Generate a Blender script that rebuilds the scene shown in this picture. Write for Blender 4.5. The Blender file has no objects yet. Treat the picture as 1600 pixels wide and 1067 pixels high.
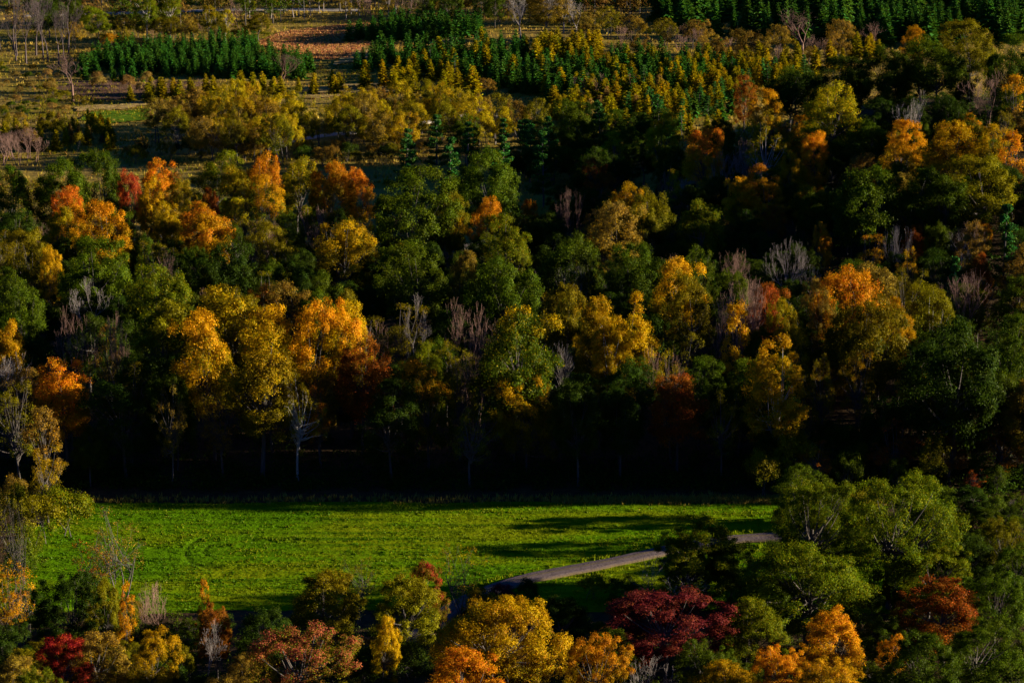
import bpy, math, random
import numpy as np
from mathutils import Vector

# ----------------------------------------------------------------------------
# camera, sky, sun, exposure
# ----------------------------------------------------------------------------
scene = bpy.context.scene
COL = scene.collection
PITCH = math.radians(15.5)
CAM_Z = 100.0
FPX = 85.0 / 36.0 * 1600.0            # focal length in pixels of the 1600 px wide photograph

cam_data = bpy.data.cameras.new("camera")
cam_data.lens = 85.0
cam_data.sensor_width = 36.0
cam_data.clip_start = 1.0
cam_data.clip_end = 20000.0
cam = bpy.data.objects.new("camera", cam_data)
cam.location = (0, 0, CAM_Z)
cam.rotation_euler = (math.pi / 2 - PITCH, 0, 0)
COL.objects.link(cam)
scene.camera = cam

SUN_EL = math.radians(11.0)
SUN_AZ = math.radians(4.2)             # measured from +X towards +Y
world = bpy.data.worlds.new("World")
scene.world = world
world.use_nodes = True
wn = world.node_tree
bg = wn.nodes["Background"]
sky = wn.nodes.new("ShaderNodeTexSky")
sky.sky_type = 'NISHITA'
sky.sun_disc = False
sky.sun_elevation = SUN_EL
sky.sun_rotation = math.pi / 2 - SUN_AZ
sky.air_density = 0.65
sky.dust_density = 0.0
sky.ozone_density = 10.0
wn.links.new(sky.outputs[0], bg.inputs[0])
bg.inputs[1].default_value = 0.05

sun_data = bpy.data.lights.new("sun", 'SUN')
sun_data.energy = 5.0
sun_data.angle = math.radians(0.5)
sun_data.color = (1.0, 0.88, 0.66)
sun = bpy.data.objects.new("sun", sun_data)
sdir = Vector((math.cos(SUN_EL) * math.cos(SUN_AZ), math.cos(SUN_EL) * math.sin(SUN_AZ), math.sin(SUN_EL)))
sun.rotation_euler = sdir.to_track_quat('Z', 'Y').to_euler()
COL.objects.link(sun)

scene.view_settings.view_transform = 'Standard'
scene.view_settings.look = 'None'
scene.view_settings.gamma = 1.0
scene.view_settings.exposure = 1.5
scene.view_settings.use_curve_mapping = False
scene.render.engine = 'CYCLES'
scene.cycles.max_bounces = 4
scene.cycles.diffuse_bounces = 1
scene.cycles.transmission_bounces = 3
scene.cycles.glossy_bounces = 1

# ----------------------------------------------------------------------------
# noise, terrain, picture rays
# ----------------------------------------------------------------------------
def _lattice(seed):
    return np.random.default_rng(seed).random((256, 256))
_LAT = {}
def noise2(x, y, seed=0):
    x = np.asarray(x, float); y = np.asarray(y, float)
    if seed not in _LAT: _LAT[seed] = _lattice(seed)
    g = _LAT[seed]
    xi = np.floor(x).astype(int); yi = np.floor(y).astype(int)
    fx = x - xi; fy = y - yi
    fx = fx * fx * (3 - 2 * fx); fy = fy * fy * (3 - 2 * fy)
    a = g[xi & 255, yi & 255]; b = g[(xi + 1) & 255, yi & 255]
    c = g[xi & 255, (yi + 1) & 255]; d = g[(xi + 1) & 255, (yi + 1) & 255]
    return (a * (1 - fx) + b * fx) * (1 - fy) + (c * (1 - fx) + d * fx) * fy
def fbm(x, y, seed=0, octv=4):
    s = 0.0; a = 0.5; f = 1.0
    for k in range(octv):
        s = s + a * noise2(np.asarray(x) * f + 17.3 * k, np.asarray(y) * f + 5.1 * k, seed + k)
        a *= 0.5; f *= 2.03
    return s / 0.94
def sstep(a, b, x):
    t = np.clip((np.asarray(x, float) - a) / (b - a), 0, 1)
    return t * t * (3 - 2 * t)

def terrain(x, y):
    x = np.asarray(x, float); y = np.asarray(y, float)
    fore = np.clip(240 - y, 0, None)
    z = fore * fore / (fore + 14.0) * 0.21
    z = z + 62 * (1 - sstep(0, 9, y))
    z = np.where(y < 0.5, 97.8, z)
    z = np.minimum(z, 97.8)
    ridge = sstep(18, 88, x) * sstep(335, 462, y) * (1 - sstep(486, 560, y))
    z = z + 15.5 * ridge + 3 * sstep(86, 150, x) * sstep(300, 380, y) * (1 - sstep(500, 600, y))
    und = sstep(292, 330, y) * (1 - 0.7 * sstep(430, 480, y))
    z = z + und * 2.2 * (fbm(x / 26.0, y / 26.0, 3, 3) - 0.5)
    z = z + sstep(900, 2600, y) * 60 * fbm(x / 700.0, y / 700.0, 8, 3)
    return z

def ray(px, py):
    u = (px - 800.0) / FPX; v = (533.5 - py) / FPX
    return np.array([u, math.cos(PITCH) + v * math.sin(PITCH), -math.sin(PITCH) + v * math.cos(PITCH)])
_T = np.arange(120, 1500, 0.25)
def solve(px, py, H=0.0):
    """point of the terrain whose tree of height H has its top at this picture point"""
    d = ray(px, py)
    X = d[0] * _T; Y = d[1] * _T; Z = CAM_Z + d[2] * _T
    hit = np.nonzero(Z <= terrain(X, Y) + H)[0]
    i = hit[0] if len(hit) else len(_T) - 1
    return float(X[i]), float(Y[i]), float(terrain(X[i], Y[i])), float(_T[i])
def project(x, y, z):
    dx, dy, dz = x, y, z - CAM_Z
    dep = dy * math.cos(PITCH) - dz * math.sin(PITCH)
    up = dy * math.sin(PITCH) + dz * math.cos(PITCH)
    return 800 + FPX * dx / dep, 533.5 - FPX * up / dep, dep

# ----------------------------------------------------------------------------
# mesh helpers
# ----------------------------------------------------------------------------
def mesh_np(name, verts, faces, k, mat=None, attrs=None, smooth=False):
    """verts (n,3), faces (m,k)"""
    verts = np.ascontiguousarray(verts, np.float32); faces = np.ascontiguousarray(faces, np.int32)
    me = bpy.data.meshes.new(name)
    me.vertices.add(len(verts)); me.vertices.foreach_set("co", verts.ravel())
    m = len(faces)
    me.loops.add(m * k); me.loops.foreach_set("vertex_index", faces.ravel())
    me.polygons.add(m)
    me.polygons.foreach_set("loop_start", np.arange(0, m * k, k, dtype=np.int32))
    me.polygons.foreach_set("loop_total", np.full(m, k, np.int32))
    if smooth: me.polygons.foreach_set("use_smooth", np.ones(m, bool))
    me.update(calc_edges=True)
    for an, (dom, arr) in (attrs or {}).items():
        at = me.attributes.new(an, 'FLOAT', dom)
        at.data.foreach_set("value", np.ascontiguousarray(arr, np.float32))
    if mat: me.materials.append(mat)
    return me

def tubes(segs, sides=5):
    """segs: array (n,8): p0(3) p1(3) r0 r1"""
    s = np.asarray(segs, float)
    n = len(s)
    p0, p1, r0, r1 = s[:, :3], s[:, 3:6], s[:, 6], s[:, 7]
    d = p1 - p0; d /= np.linalg.norm(d, axis=1, keepdims=True) + 1e-9
    ref = np.where(np.abs(d[:, 2:3]) > 0.9, np.array([[1.0, 0, 0]]), np.array([[0, 0, 1.0]]))
    u = np.cross(d, ref); u /= np.linalg.norm(u, axis=1, keepdims=True) + 1e-9
    w = np.cross(d, u)
    ang = np.arange(sides) * 2 * math.pi / sides
    ring = u[:, None, :] * np.cos(ang)[None, :, None] + w[:, None, :] * np.sin(ang)[None, :, None]
    a = p0[:, None, :] + ring * r0[:, None, None]
    b = p1[:, None, :] + ring * r1[:, None, None]
    V = np.concatenate([a, b], 1).reshape(-1, 3)
    i = np.arange(sides); j = (i + 1) % sides
    f = np.stack([i, j, j + sides, i + sides], 1)
    F = (np.arange(n) * 2 * sides)[:, None, None] + f[None]
    return V, F.reshape(-1, 4)

def norm(v): return v / (np.linalg.norm(v, axis=-1, keepdims=True) + 1e-9)

def leaf_quads(rng, pos, nrm, size, aspect=0.62):
    n = len(pos)
    nrm = norm(nrm)
    t = norm(np.cross(nrm, rng.normal(size=(n, 3))))
    b = np.cross(nrm, t)
    l = (size * rng.uniform(0.65, 1.35, n))[:, None]
    fold = nrm * l * 0.16
    V = np.stack([pos - t * l * 0.5, pos - b * l * 0.5 * aspect + fold, pos + t * l * 0.5, pos + b * l * 0.5 * aspect + fold], 1).reshape(-1, 3)
    F = np.arange(n * 4).reshape(n, 4)
    return V, F

def link(name, data, parent=None):
    o = bpy.data.objects.new(name, data)
    COL.objects.link(o)
    if parent: o.parent = parent
    return o

# ----------------------------------------------------------------------------
# materials
# ----------------------------------------------------------------------------
def nodes_of(m):
    m.use_nodes = True
    nt = m.node_tree; nt.nodes.clear()
    return nt, nt.nodes.new("ShaderNodeOutputMaterial")
def new(nt, t, **kw):
    n = nt.nodes.new(t)
    for k, v in kw.items(): setattr(n, k, v)
    return n
def mathn(nt, op, a, b=None, c=None, clamp=False):
    n = nt.nodes.new("ShaderNodeMath"); n.operation = op; n.use_clamp = clamp
    for i, v in enumerate((a, b, c)):
        if v is None: continue
        if isinstance(v, (int, float)): n.inputs[i].default_value = v
        else: nt.links.new(v, n.inputs[i])
    return n.outputs[0]
def mixc(nt, f, a, b, mode='MIX'):
    n = nt.nodes.new("ShaderNodeMix"); n.data_type = 'RGBA'; n.blend_type = mode
    for s, v in ((n.inputs[0], f), (n.inputs[6], a), (n.inputs[7], b)):
        if isinstance(v, (int, float)): s.default_value = v
        elif isinstance(v, tuple): s.default_value = (*v, 1)
        else: nt.links.new(v, s)
    return n.outputs[2]

def foliage(name, A, B, C, h0=0.5, span=0.25, cshare=0.2, trans=0.30, wob=1.0):
    """A upper/outer leaf colour, B lower/inner leaf colour, C colour of odd leaves and clumps"""
    return dict(leaf_upper=A, leaf_lower=B, leaf_odd=C, leaf_turn=(h0, 1.0 / span, wob), leaf_look=(1.0 - cshare, trans, 0.0))
def dress(o, look):
    for k, v in look.items(): o[k] = list(v)
def leaf_material():
    m = bpy.data.materials.new("leaves")
    nt, out = nodes_of(m)
    ob = {k: new(nt, "ShaderNodeAttribute", attribute_name=k, attribute_type='OBJECT') for k in ("leaf_upper", "leaf_lower", "leaf_odd", "leaf_turn", "leaf_look")}
    A, B, C = (ob[k].outputs["Color"] for k in ("leaf_upper", "leaf_lower", "leaf_odd"))
    tn = new(nt, "ShaderNodeSeparateXYZ"); nt.links.new(ob["leaf_turn"].outputs["Vector"], tn.inputs[0]); h0, span, wob = tn.outputs
    lk = new(nt, "ShaderNodeSeparateXYZ"); nt.links.new(ob["leaf_look"].outputs["Vector"], lk.inputs[0]); keepshare, trans, _u = lk.outputs
    at = {k: new(nt, "ShaderNodeAttribute", attribute_name=k).outputs["Fac"] for k in ("clump", "leaf", "hgt")}
    oi = new(nt, "ShaderNodeObjectInfo")
    rnd = oi.outputs["Random"]
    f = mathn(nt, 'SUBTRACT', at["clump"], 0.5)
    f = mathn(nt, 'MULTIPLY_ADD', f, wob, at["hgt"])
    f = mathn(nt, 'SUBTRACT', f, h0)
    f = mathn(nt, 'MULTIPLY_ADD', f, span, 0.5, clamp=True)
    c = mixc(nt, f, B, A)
    odd = mathn(nt, 'MULTIPLY_ADD', at["clump"], 0.5, mathn(nt, 'MULTIPLY', at["leaf"], 0.5))
    odd = mathn(nt, 'GREATER_THAN', mathn(nt, 'FRACT', mathn(nt, 'MULTIPLY', odd, 7.31)), keepshare)
    c = mixc(nt, odd, c, C)
    hs = new(nt, "ShaderNodeHueSaturation")
    nt.links.new(c, hs.inputs["Color"])
    nt.links.new(mathn(nt, 'MULTIPLY_ADD', mathn(nt, 'ADD', mathn(nt, 'MULTIPLY', rnd, 0.45), mathn(nt, 'MULTIPLY', at["clump"], 0.55)), 0.055, 0.4725), hs.inputs["Hue"])
    v = mathn(nt, 'MULTIPLY_ADD', at["leaf"], 0.5, 0.7)
    v = mathn(nt, 'MULTIPLY', v, mathn(nt, 'MULTIPLY_ADD', mathn(nt, 'FRACT', mathn(nt, 'MULTIPLY', rnd, 13.7)), 0.35, 0.84))
    v = mathn(nt, 'MULTIPLY', v, mathn(nt, 'MULTIPLY_ADD', at["clump"], 0.3, 0.85))
    nt.links.new(v, hs.inputs["Value"])
    d = new(nt, "ShaderNodeBsdfDiffuse"); t = new(nt, "ShaderNodeBsdfTranslucent")
    g = new(nt, "ShaderNodeBsdfGlossy"); g.inputs["Roughness"].default_value = 0.5; g.inputs["Color"].default_value = (0.8, 0.8, 0.8, 1)
    nt.links.new(hs.outputs[0], d.inputs[0]); nt.links.new(hs.outputs[0], t.inputs[0])
    ms = new(nt, "ShaderNodeMixShader"); nt.links.new(trans, ms.inputs[0])
    nt.links.new(d.outputs[0], ms.inputs[1]); nt.links.new(t.outputs[0], ms.inputs[2])
    m2 = new(nt, "ShaderNodeMixShader"); m2.inputs[0].default_value = 0.004
    nt.links.new(ms.outputs[0], m2.inputs[1]); nt.links.new(g.outputs[0], m2.inputs[2])
    nt.links.new(m2.outputs[0], out.inputs[0])
    return m

def bark(name, a, b):
    return dict(bark_dark=a, bark_light=b)
def bark_material(scale=3.0):
    m = bpy.data.materials.new("bark")
    nt, out = nodes_of(m)
    a = new(nt, "ShaderNodeAttribute", attribute_name="bark_dark", attribute_type='OBJECT').outputs["Color"]
    b = new(nt, "ShaderNodeAttribute", attribute_name="bark_light", attribute_type='OBJECT').outputs["Color"]
    tc = new(nt, "ShaderNodeTexCoord")
    mp = new(nt, "ShaderNodeMapping"); mp.inputs["Scale"].default_value = (scale, scale, scale * 0.25)
    nt.links.new(tc.outputs["Object"], mp.inputs[0])
    nz = new(nt, "ShaderNodeTexNoise"); nz.inputs["Scale"].default_value = 1.5; nz.inputs["Detail"].default_value = 4
    nt.links.new(mp.outputs[0], nz.inputs["Vector"])
    oi = new(nt, "ShaderNodeObjectInfo")
    f = mathn(nt, 'MULTIPLY_ADD', mathn(nt, 'SUBTRACT', nz.outputs[0], 0.5), 1.8, mathn(nt, 'MULTIPLY_ADD', oi.outputs["Random"], 0.5, 0.25), clamp=True)
    c = mixc(nt, f, a, b)
    p = new(nt, "ShaderNodeBsdfPrincipled"); p.inputs["Roughness"].default_value = 0.9
    p.inputs["Specular IOR Level"].default_value = 0.1
    nt.links.new(c, p.inputs["Base Color"])
    bp = new(nt, "ShaderNodeBump"); bp.inputs["Strength"].default_value = 0.5
    nt.links.new(nz.outputs[0], bp.inputs["Height"]); nt.links.new(bp.outputs[0], p.inputs["Normal"])
    nt.links.new(p.outputs[0], out.inputs[0])
    return m

LEAVES = leaf_material(); BARKM = bark_material()
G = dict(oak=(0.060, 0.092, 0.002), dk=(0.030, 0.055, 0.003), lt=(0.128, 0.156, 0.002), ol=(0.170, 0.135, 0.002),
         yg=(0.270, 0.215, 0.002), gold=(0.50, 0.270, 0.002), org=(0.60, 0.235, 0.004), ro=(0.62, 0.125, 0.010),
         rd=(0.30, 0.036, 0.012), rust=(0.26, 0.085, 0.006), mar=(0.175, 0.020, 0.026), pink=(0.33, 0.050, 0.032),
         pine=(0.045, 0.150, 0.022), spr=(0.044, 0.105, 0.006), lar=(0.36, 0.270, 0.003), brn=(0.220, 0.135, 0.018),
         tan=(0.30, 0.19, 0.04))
PAL = {
    'green':   foliage("leaves_green", G['oak'], G['dk'], G['lt'], 0.35, 0.5, 0.14),
    'light':   foliage("leaves_light_green", G['lt'], G['oak'], G['yg'], 0.4, 0.5, 0.14),
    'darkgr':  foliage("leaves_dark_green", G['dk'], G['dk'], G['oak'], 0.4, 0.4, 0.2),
    'olive':   foliage("leaves_olive", G['ol'], G['oak'], G['yg'], 0.4, 0.4, 0.16),
    'ygreen':  foliage("leaves_yellow_green", G['yg'], G['lt'], G['gold'], 0.45, 0.4, 0.14),
    'gold':    foliage("leaves_gold", G['gold'], G['yg'], G['org'], 0.35, 0.5, 0.14),
    'goldol':  foliage("leaves_gold_olive", G['gold'], G['ol'], G['yg'], 0.62, 0.4, 0.2),
    'goldgr':  foliage("leaves_gold_topped_green", G['gold'], G['oak'], G['yg'], 1.12, 0.35, 0.10),
    'orange':  foliage("leaves_orange", G['org'], G['gold'], G['ro'], 0.45, 0.5, 0.12),
    'orgold':  foliage("leaves_orange_gold", G['org'], G['yg'], G['gold'], 0.62, 0.4, 0.16),
    'orgreen': foliage("leaves_orange_topped_green", G['org'], G['oak'], G['yg'], 0.72, 0.3, 0.14),
    'redor':   foliage("leaves_red_orange", G['ro'], G['gold'], G['org'], 0.62, 0.35, 0.2),
    'red':     foliage("leaves_red", G['rd'], G['rust'], G['ro'], 0.4, 0.4, 0.14),
    'redgreen':foliage("leaves_red_topped_olive", G['pink'], G['ol'], G['lt'], 0.62, 0.45, 0.2, wob=1.1),
    'redtop':  foliage("leaves_red_crest_olive", G['rd'], G['ol'], G['pink'], 0.80, 0.22, 0.06),
    'rust':    foliage("leaves_rust", G['rust'], G['rust'], G['ro'], 0.4, 0.4, 0.12),
    'brown':   foliage("leaves_brown_gold", G['brn'], G['ol'], G['gold'], 0.35, 0.4, 0.12),
    'maroon':  foliage("leaves_maroon", G['mar'], G['mar'], G['rd'], 0.4, 0.4, 0.10),
    'pine':    foliage("needles_pine", G['pine'], G['spr'], G['oak'], 0.3, 0.5, 0.1, trans=0.15),
    'spruce':  foliage("needles_spruce", G['spr'], G['spr'], G['pine'], 0.4, 0.4, 0.2, trans=0.12),
    'larch':   foliage("needles_larch", G['lar'], G['yg'], G['gold'], 0.3, 0.5, 0.18, trans=0.3),
    'larchol': foliage("needles_larch_olive", G['yg'], G['ol'], G['lar'], 0.4, 0.5, 0.2, trans=0.25),
    'willow':  foliage("leaves_willow", (0.37, 0.255, 0.004), G['yg'], G['gold'], 0.45, 0.5, 0.16),
    'tan':     foliage("leaves_dry_tan", G['tan'], G['brn'], G['rust'], 0.4, 0.5, 0.12),
}
BARK = bark("bark_grey_brown", (0.055, 0.045, 0.040), (0.13, 0.11, 0.095))
BARK_PALE = bark("bark_pale", (0.25, 0.22, 0.19), (0.45, 0.41, 0.36))
TWIG_GREY = bark("twigs_grey", (0.19, 0.155, 0.14), (0.30, 0.26, 0.24))
TWIG_DARK = bark("twigs_dark", (0.06, 0.045, 0.045), (0.13, 0.095, 0.09))
TWIG_PURPLE = bark("twigs_purple_brown", (0.15, 0.085, 0.065), (0.27, 0.16, 0.12))

# ----------------------------------------------------------------------------
# tree prototypes (meshes shared by all copies)
# ----------------------------------------------------------------------------
def curve_segs(p0, p1, r0, r1, rng, n=4, sag=0.15):
    p0 = np.asarray(p0, float); p1 = np.asarray(p1, float)
    L = np.linalg.norm(p1 - p0)
    mid = (p0 + p1) / 2 + np.array([0, 0, -sag * L]) + rng.normal(size=3) * 0.06 * L
    t = np.linspace(0, 1, n + 1)[:, None]
    P = (1 - t) ** 2 * p0 + 2 * t * (1 - t) * mid + t ** 2 * p1
    R = np.linspace(r0, r1, n + 1)
    return [(*P[i], *P[i + 1], R[i], R[i + 1]) for i in range(n)]

PROTO = {}
def broadleaf(key, seed, H, R, base, nclump, nleaf, leaf, rc=(0.2, 0.34), stems=1, low=-0.55, lob=0.62, shell=0.5, spread=1.0, trunk_r=0.24, nlimb=16):
    rng = np.random.default_rng(seed)
    Rz = (H - base) / 2.0
    cz = base + Rz
    lobes = norm(rng.normal(size=(9, 3)) + np.array([0, 0, 0.25])); amp = rng.uniform(-0.7, 1.0, 9) * lob
    dirs = norm(rng.normal(size=(nclump * 4, 3)))
    dirs = dirs[dirs[:, 2] > low][:nclump]
    n = len(dirs)
    rad = np.clip(1 + (np.clip(dirs @ lobes.T, 0, 1) ** 4 * amp).sum(1) + rng.normal(size=n) * 0.07, 0.35, 1.6)
    f = rng.uniform(shell, 1.0, n) ** 0.6
    rcl = R * rng.uniform(rc[0] * 0.75, rc[1], n) * np.where(f > 0.93, 0.8, 1.0)
    cen = np.array([0, 0, cz]) + dirs * np.array([R, R, Rz]) * (rad * f * 0.80)[:, None]
    cen[:, 2] = np.minimum(cen[:, 2], H - 0.5 * rcl)
    # leaves: sprays of five on each clump
    ns = max(4, nleaf // 5)
    ci = np.repeat(np.arange(n), ns)
    v = norm(rng.normal(size=(len(ci), 3)) + 0.75 * dirs[ci] + np.array([0, 0, 0.35]))
    sp = cen[ci] + v * (rcl[ci] * rng.uniform(0.45, 1.12, len(ci)))[:, None] * np.array([1, 1, 0.72])
    k = 5
    P = np.repeat(sp, k, 0) + rng.normal(size=(len(sp) * k, 3)) * leaf * 0.85
    vv = np.repeat(v, k, 0)
    N = vv * 1.1 + rng.normal(size=P.shape) * 0.5 + np.array([0, 0, 0.25])
    V, F = leaf_quads(rng, P, N, leaf)
    cl = np.repeat(rng.random(n)[ci], k) * 0.75 + np.repeat(rng.random(len(ci)), k) * 0.25
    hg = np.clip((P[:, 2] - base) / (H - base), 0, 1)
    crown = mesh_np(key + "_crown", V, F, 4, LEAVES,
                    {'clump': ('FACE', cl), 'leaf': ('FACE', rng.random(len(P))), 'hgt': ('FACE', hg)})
    # trunk and limbs
    segs = []
    for s in range(stems):
        off = np.array([0, 0, 0.0]) if stems == 1 else np.array([*rng.normal(size=2) * R * 0.16, 0])
        top = np.array([0, 0, base + Rz * 1.0]) + np.array([*rng.normal(size=2) * R * (0.06 if stems == 1 else 0.35), 0])
        tr = trunk_r / (1 if stems == 1 else 1.6)
        segs += curve_segs(off + np.array([0, 0, -0.6]), top, tr * 1.25, tr * 0.45, rng, 6, 0.0)
        pick = rng.choice(n, min(n, nlimb // stems + 2), replace=False)
        for c in pick:
            h = rng.uniform(0.25, 0.95)
            st = off + (top - off) * (0.35 + 0.6 * h)
            st[2] = min(st[2], cen[c][2] - 0.2)
            segs += curve_segs(st, cen[c], tr * 0.42, tr * 0.10, rng, 4, 0.12)
            for q in range(3):
                e = cen[c] + norm(rng.normal(size=3) + dirs[c]) * rcl[c] * 0.95
                segs += curve_segs(cen[c], e, tr * 0.12, tr * 0.04, rng, 2, 0.02)
    TV, TF = tubes(segs, 5)
    trunk = mesh_np(key + "_trunk", TV, TF, 4, BARKM, smooth=True)
    rr = float(np.percentile(np.hypot(P[:, 0], P[:, 1]), 96)); hh = float(np.percentile(P[:, 2], 99.6))
    PROTO.setdefault(key.rstrip('0123456789'), []).append(dict(H=hh, R=rr, trunk=trunk, crown=crown))

for i in range(5): broadleaf(f"round{i}", 11 + i, 16, 5.0, 1.8, 90, 330, 0.20, rc=(0.17, 0.32), low=-0.8, lob=0.62)
for i in range(4): broadleaf(f"tall{i}", 31 + i, 18, 4.2, 2.2, 90, 320, 0.19, rc=(0.17, 0.34), lob=0.45, low=-0.8)
for i in range(4): broadleaf(f"spread{i}", 51 + i, 15, 7.2, 1.8, 120, 330, 0.22, rc=(0.13, 0.25), lob=0.62, low=-0.75)
for i in range(3): broadleaf(f"sparse{i}", 71 + i, 15, 4.2, 2.6, 50, 150, 0.17, rc=(0.16, 0.34), lob=0.7, shell=0.35, nlimb=40, low=-0.8)
for i in range(3): broadleaf(f"willow{i}", 91 + i, 8, 3.6, 1.0, 54, 190, 0.18, rc=(0.16, 0.34), stems=3, lob=0.7, trunk_r=0.17)
for i in range(3): broadleaf(f"shrub{i}", 111 + i, 4, 2.4, 0.2, 34, 180, 0.14, rc=(0.22, 0.4), stems=3, low=-0.35, lob=0.6, trunk_r=0.07, nlimb=12)
for i in range(4): broadleaf(f"near{i}", 131 + i, 14, 5.0, 1.2, 140, 330, 0.17, rc=(0.12, 0.25), lob=0.62, nlimb=26, low=-0.8)
for i in range(2): broadleaf(f"nearwide{i}", 151 + i, 15, 8.5, 1.8, 220, 360, 0.18, rc=(0.10, 0.20), lob=0.62, nlimb=36, trunk_r=0.4, low=-0.75)
for i in range(3): broadleaf(f"column{i}", 171 + i, 12, 1.8, 1.5, 36, 170, 0.17, rc=(0.3, 0.5), lob=0.4, nlimb=18, trunk_r=0.14, low=-0.85)
for i in range(3): broadleaf(f"sapling{i}", 191 + i, 10, 2.6, 2.0, 34, 40, 0.13, rc=(0.2, 0.4), stems=3, lob=0.7, shell=0.3, nlimb=40, trunk_r=0.11)

def bare(key, seed, H, W, up=0.35, depth=5, thick=1.0, stems=1):
    rng = np.random.default_rng(seed)
    big, fine = [], []
    def grow(p, d, L, r, lev):
        n = 3
        for i in range(n):
            d = norm(d + rng.normal(size=3) * (0.035 if lev == 0 else 0.10) + np.array([0, 0, 0.06]))
            q = p + d * L / n
            r2 = r * 0.85
            (big if lev < 3 else fine).append((*p, *q, r, r2))
            if lev > 0 and lev < depth and rng.random() < 0.6:
                sd = norm(d + norm(rng.normal(size=3)) * 0.75 + np.array([0, 0, up * 0.5]))
                grow(q, sd, L * 0.55, r2 * 0.5, lev + (2 if rng.random() < 0.5 else 1))
            p, r = q, r2
        if lev < depth:
            for j in range(rng.integers(2, 4)):
                sd = norm(d + norm(rng.normal(size=3)) * rng.uniform(0.5, 0.95) + np.array([0, 0, up]))
                grow(p, sd, L * rng.uniform(0.62, 0.8), r * 0.66, lev + 1)
    for s in range(stems):
        d0 = norm(np.array([0, 0, 1.0]) + (0 if stems == 1 else 0.4) * rng.normal(size=3))
        grow(np.array([*(rng.normal(size=2) * 0.25 * (stems > 1)), -0.4]), d0, H * 0.30, 0.24 * thick / stems ** 0.4, 0)
    A = np.array(big); B = np.array(fine)
    top = max(A[:, 5].max(), B[:, 5].max())
    k = H / top
    ext = np.percentile(np.abs(B[:, 3:5]), 93)
    kx = W / 2 / ext
    for S in (A, B):
        S[:, [2, 5]] *= k; S[:, [0, 1, 3, 4]] *= kx
    B[:, 6:] = np.clip(B[:, 6:] * 0.8, 0.009, None)
    tm = mesh_np(key + "_trunk", *tubes(A, 5), 4, BARKM, smooth=True)
    cm = mesh_np(key + "_twigs", *tubes(B, 3), 4, BARKM)
    PROTO.setdefault(key.rstrip('0123456789'), []).append(dict(H=H, R=W / 2, trunk=tm, crown=cm, bare=True))
for i in range(4): bare(f"bare{i}", 211 + i, 14, 7.0, up=0.22, thick=1.25)
for i in range(3): bare(f"fan{i}", 231 + i, 11, 6.0, up=0.28, stems=3, thick=0.7, depth=4)
for i in range(2): bare(f"tallbare{i}", 251 + i, 18, 7.0, up=0.55, depth=5, stems=1, thick=1.1)

def conifer(key, seed, H, R, levels, per, droop, mat, kind):
    rng = np.random.default_rng(seed)
    V, F, cl, lf, hg = [], [], [], [], []
    for l in range(levels):
        t = (l + 0.5) / levels
        z = H * (0.05 + 0.93 * t)
        L = R * (1 - t) ** (0.7 if kind == 'larch' else 0.85) * rng.uniform(0.8, 1.15) + 0.14
        for q in range(per):
            a = q * 2 * math.pi / per + l * 1.1 + rng.normal() * 0.2
            ll = L * rng.uniform(0.55, 1.25)
            o = np.array([math.cos(a), math.sin(a), 0]); s = np.array([-o[1], o[0], 0])
            zb = z + rng.normal() * H * 0.012
            p0 = np.array([0, 0, zb]); p1 = o * ll * 0.55 + np.array([0, 0, zb - droop * ll * 0.35]); p2 = o * ll + np.array([0, 0, zb - droop * ll * 0.75 + (0.25 * ll if droop < 0 else 0)])
            w = 0.30 * ll + 0.06
            c = rng.random()
            for sg in (-1, 1):
                tilt = np.array([0, 0, -0.45 * w])
                V += [p0, p1 + s * sg * w + tilt, p2, p1 + np.array([0, 0, 0.05])]
                b = len(V) - 4
                F.append((b, b + 1, b + 2, b + 3)); cl.append(c); lf.append(rng.random()); hg.append(t)
            for e in range(4 if kind == 'larch' else 3):      # loose needle sprays
                u = rng.uniform(0.3, 1.0)
                pp = p0 + (p2 - p0) * u + rng.normal(size=3) * 0.06 * R
                q1 = norm(o + rng.normal(size=3) * 0.6) * 0.28 * (0.4 + ll * 0.5)
                q2 = norm(np.cross(q1, rng.normal(size=3))) * 0.10
                V += [pp - q2, pp + q1 * 0.5 - q2, pp + q1, pp + q1 * 0.4 + q2]
                b = len(V) - 4
                F.append((b, b + 1, b + 2, b + 3)); cl.append(c); lf.append(rng.random()); hg.append(t)
    V += [np.array([0.05, 0, H * 0.9]), np.array([-0.04, 0.05, H * 0.9]), np.array([0, 0, H]), np.array([0, -0.05, H * 0.9])]
    b = len(V) - 4; F.append((b, b + 1, b + 2, b + 3)); cl.append(.5); lf.append(.5); hg.append(1)
    crown = mesh_np(key + "_crown", np.array(V), np.array(F), 4, LEAVES, {'clump': ('FACE', cl), 'leaf': ('FACE', lf), 'hgt': ('FACE', hg)})
    tr = mesh_np(key + "_trunk", *tubes([(0, 0, -0.3, 0, 0, H * 0.5, 0.035 * R + 0.04, 0.03 * R + 0.03), (0, 0, H * 0.5, 0, 0, H * 0.97, 0.03 * R + 0.03, 0.01)], 6), 4, BARKM)
    PROTO.setdefault(key.rstrip('0123456789'), []).append(dict(H=H, R=R, trunk=tr, crown=crown))
for i in range(4): conifer(f"spruce{i}", 271 + i, 6.0, 1.35, 14 + i, 9, 0.35 + 0.12 * i, PAL['spruce'], 'spruce')
for i in range(4): conifer(f"tallspruce{i}", 281 + i, 12.0, 2.3, 26 + i, 11, 0.25 + 0.15 * i, None, 'tallspruce')
for i in range(4): conifer(f"larch{i}", 291 + i, 7.0, 1.45, 20, 9, 0.1 + 0.08 * i, PAL['larch'], 'larch')

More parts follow.
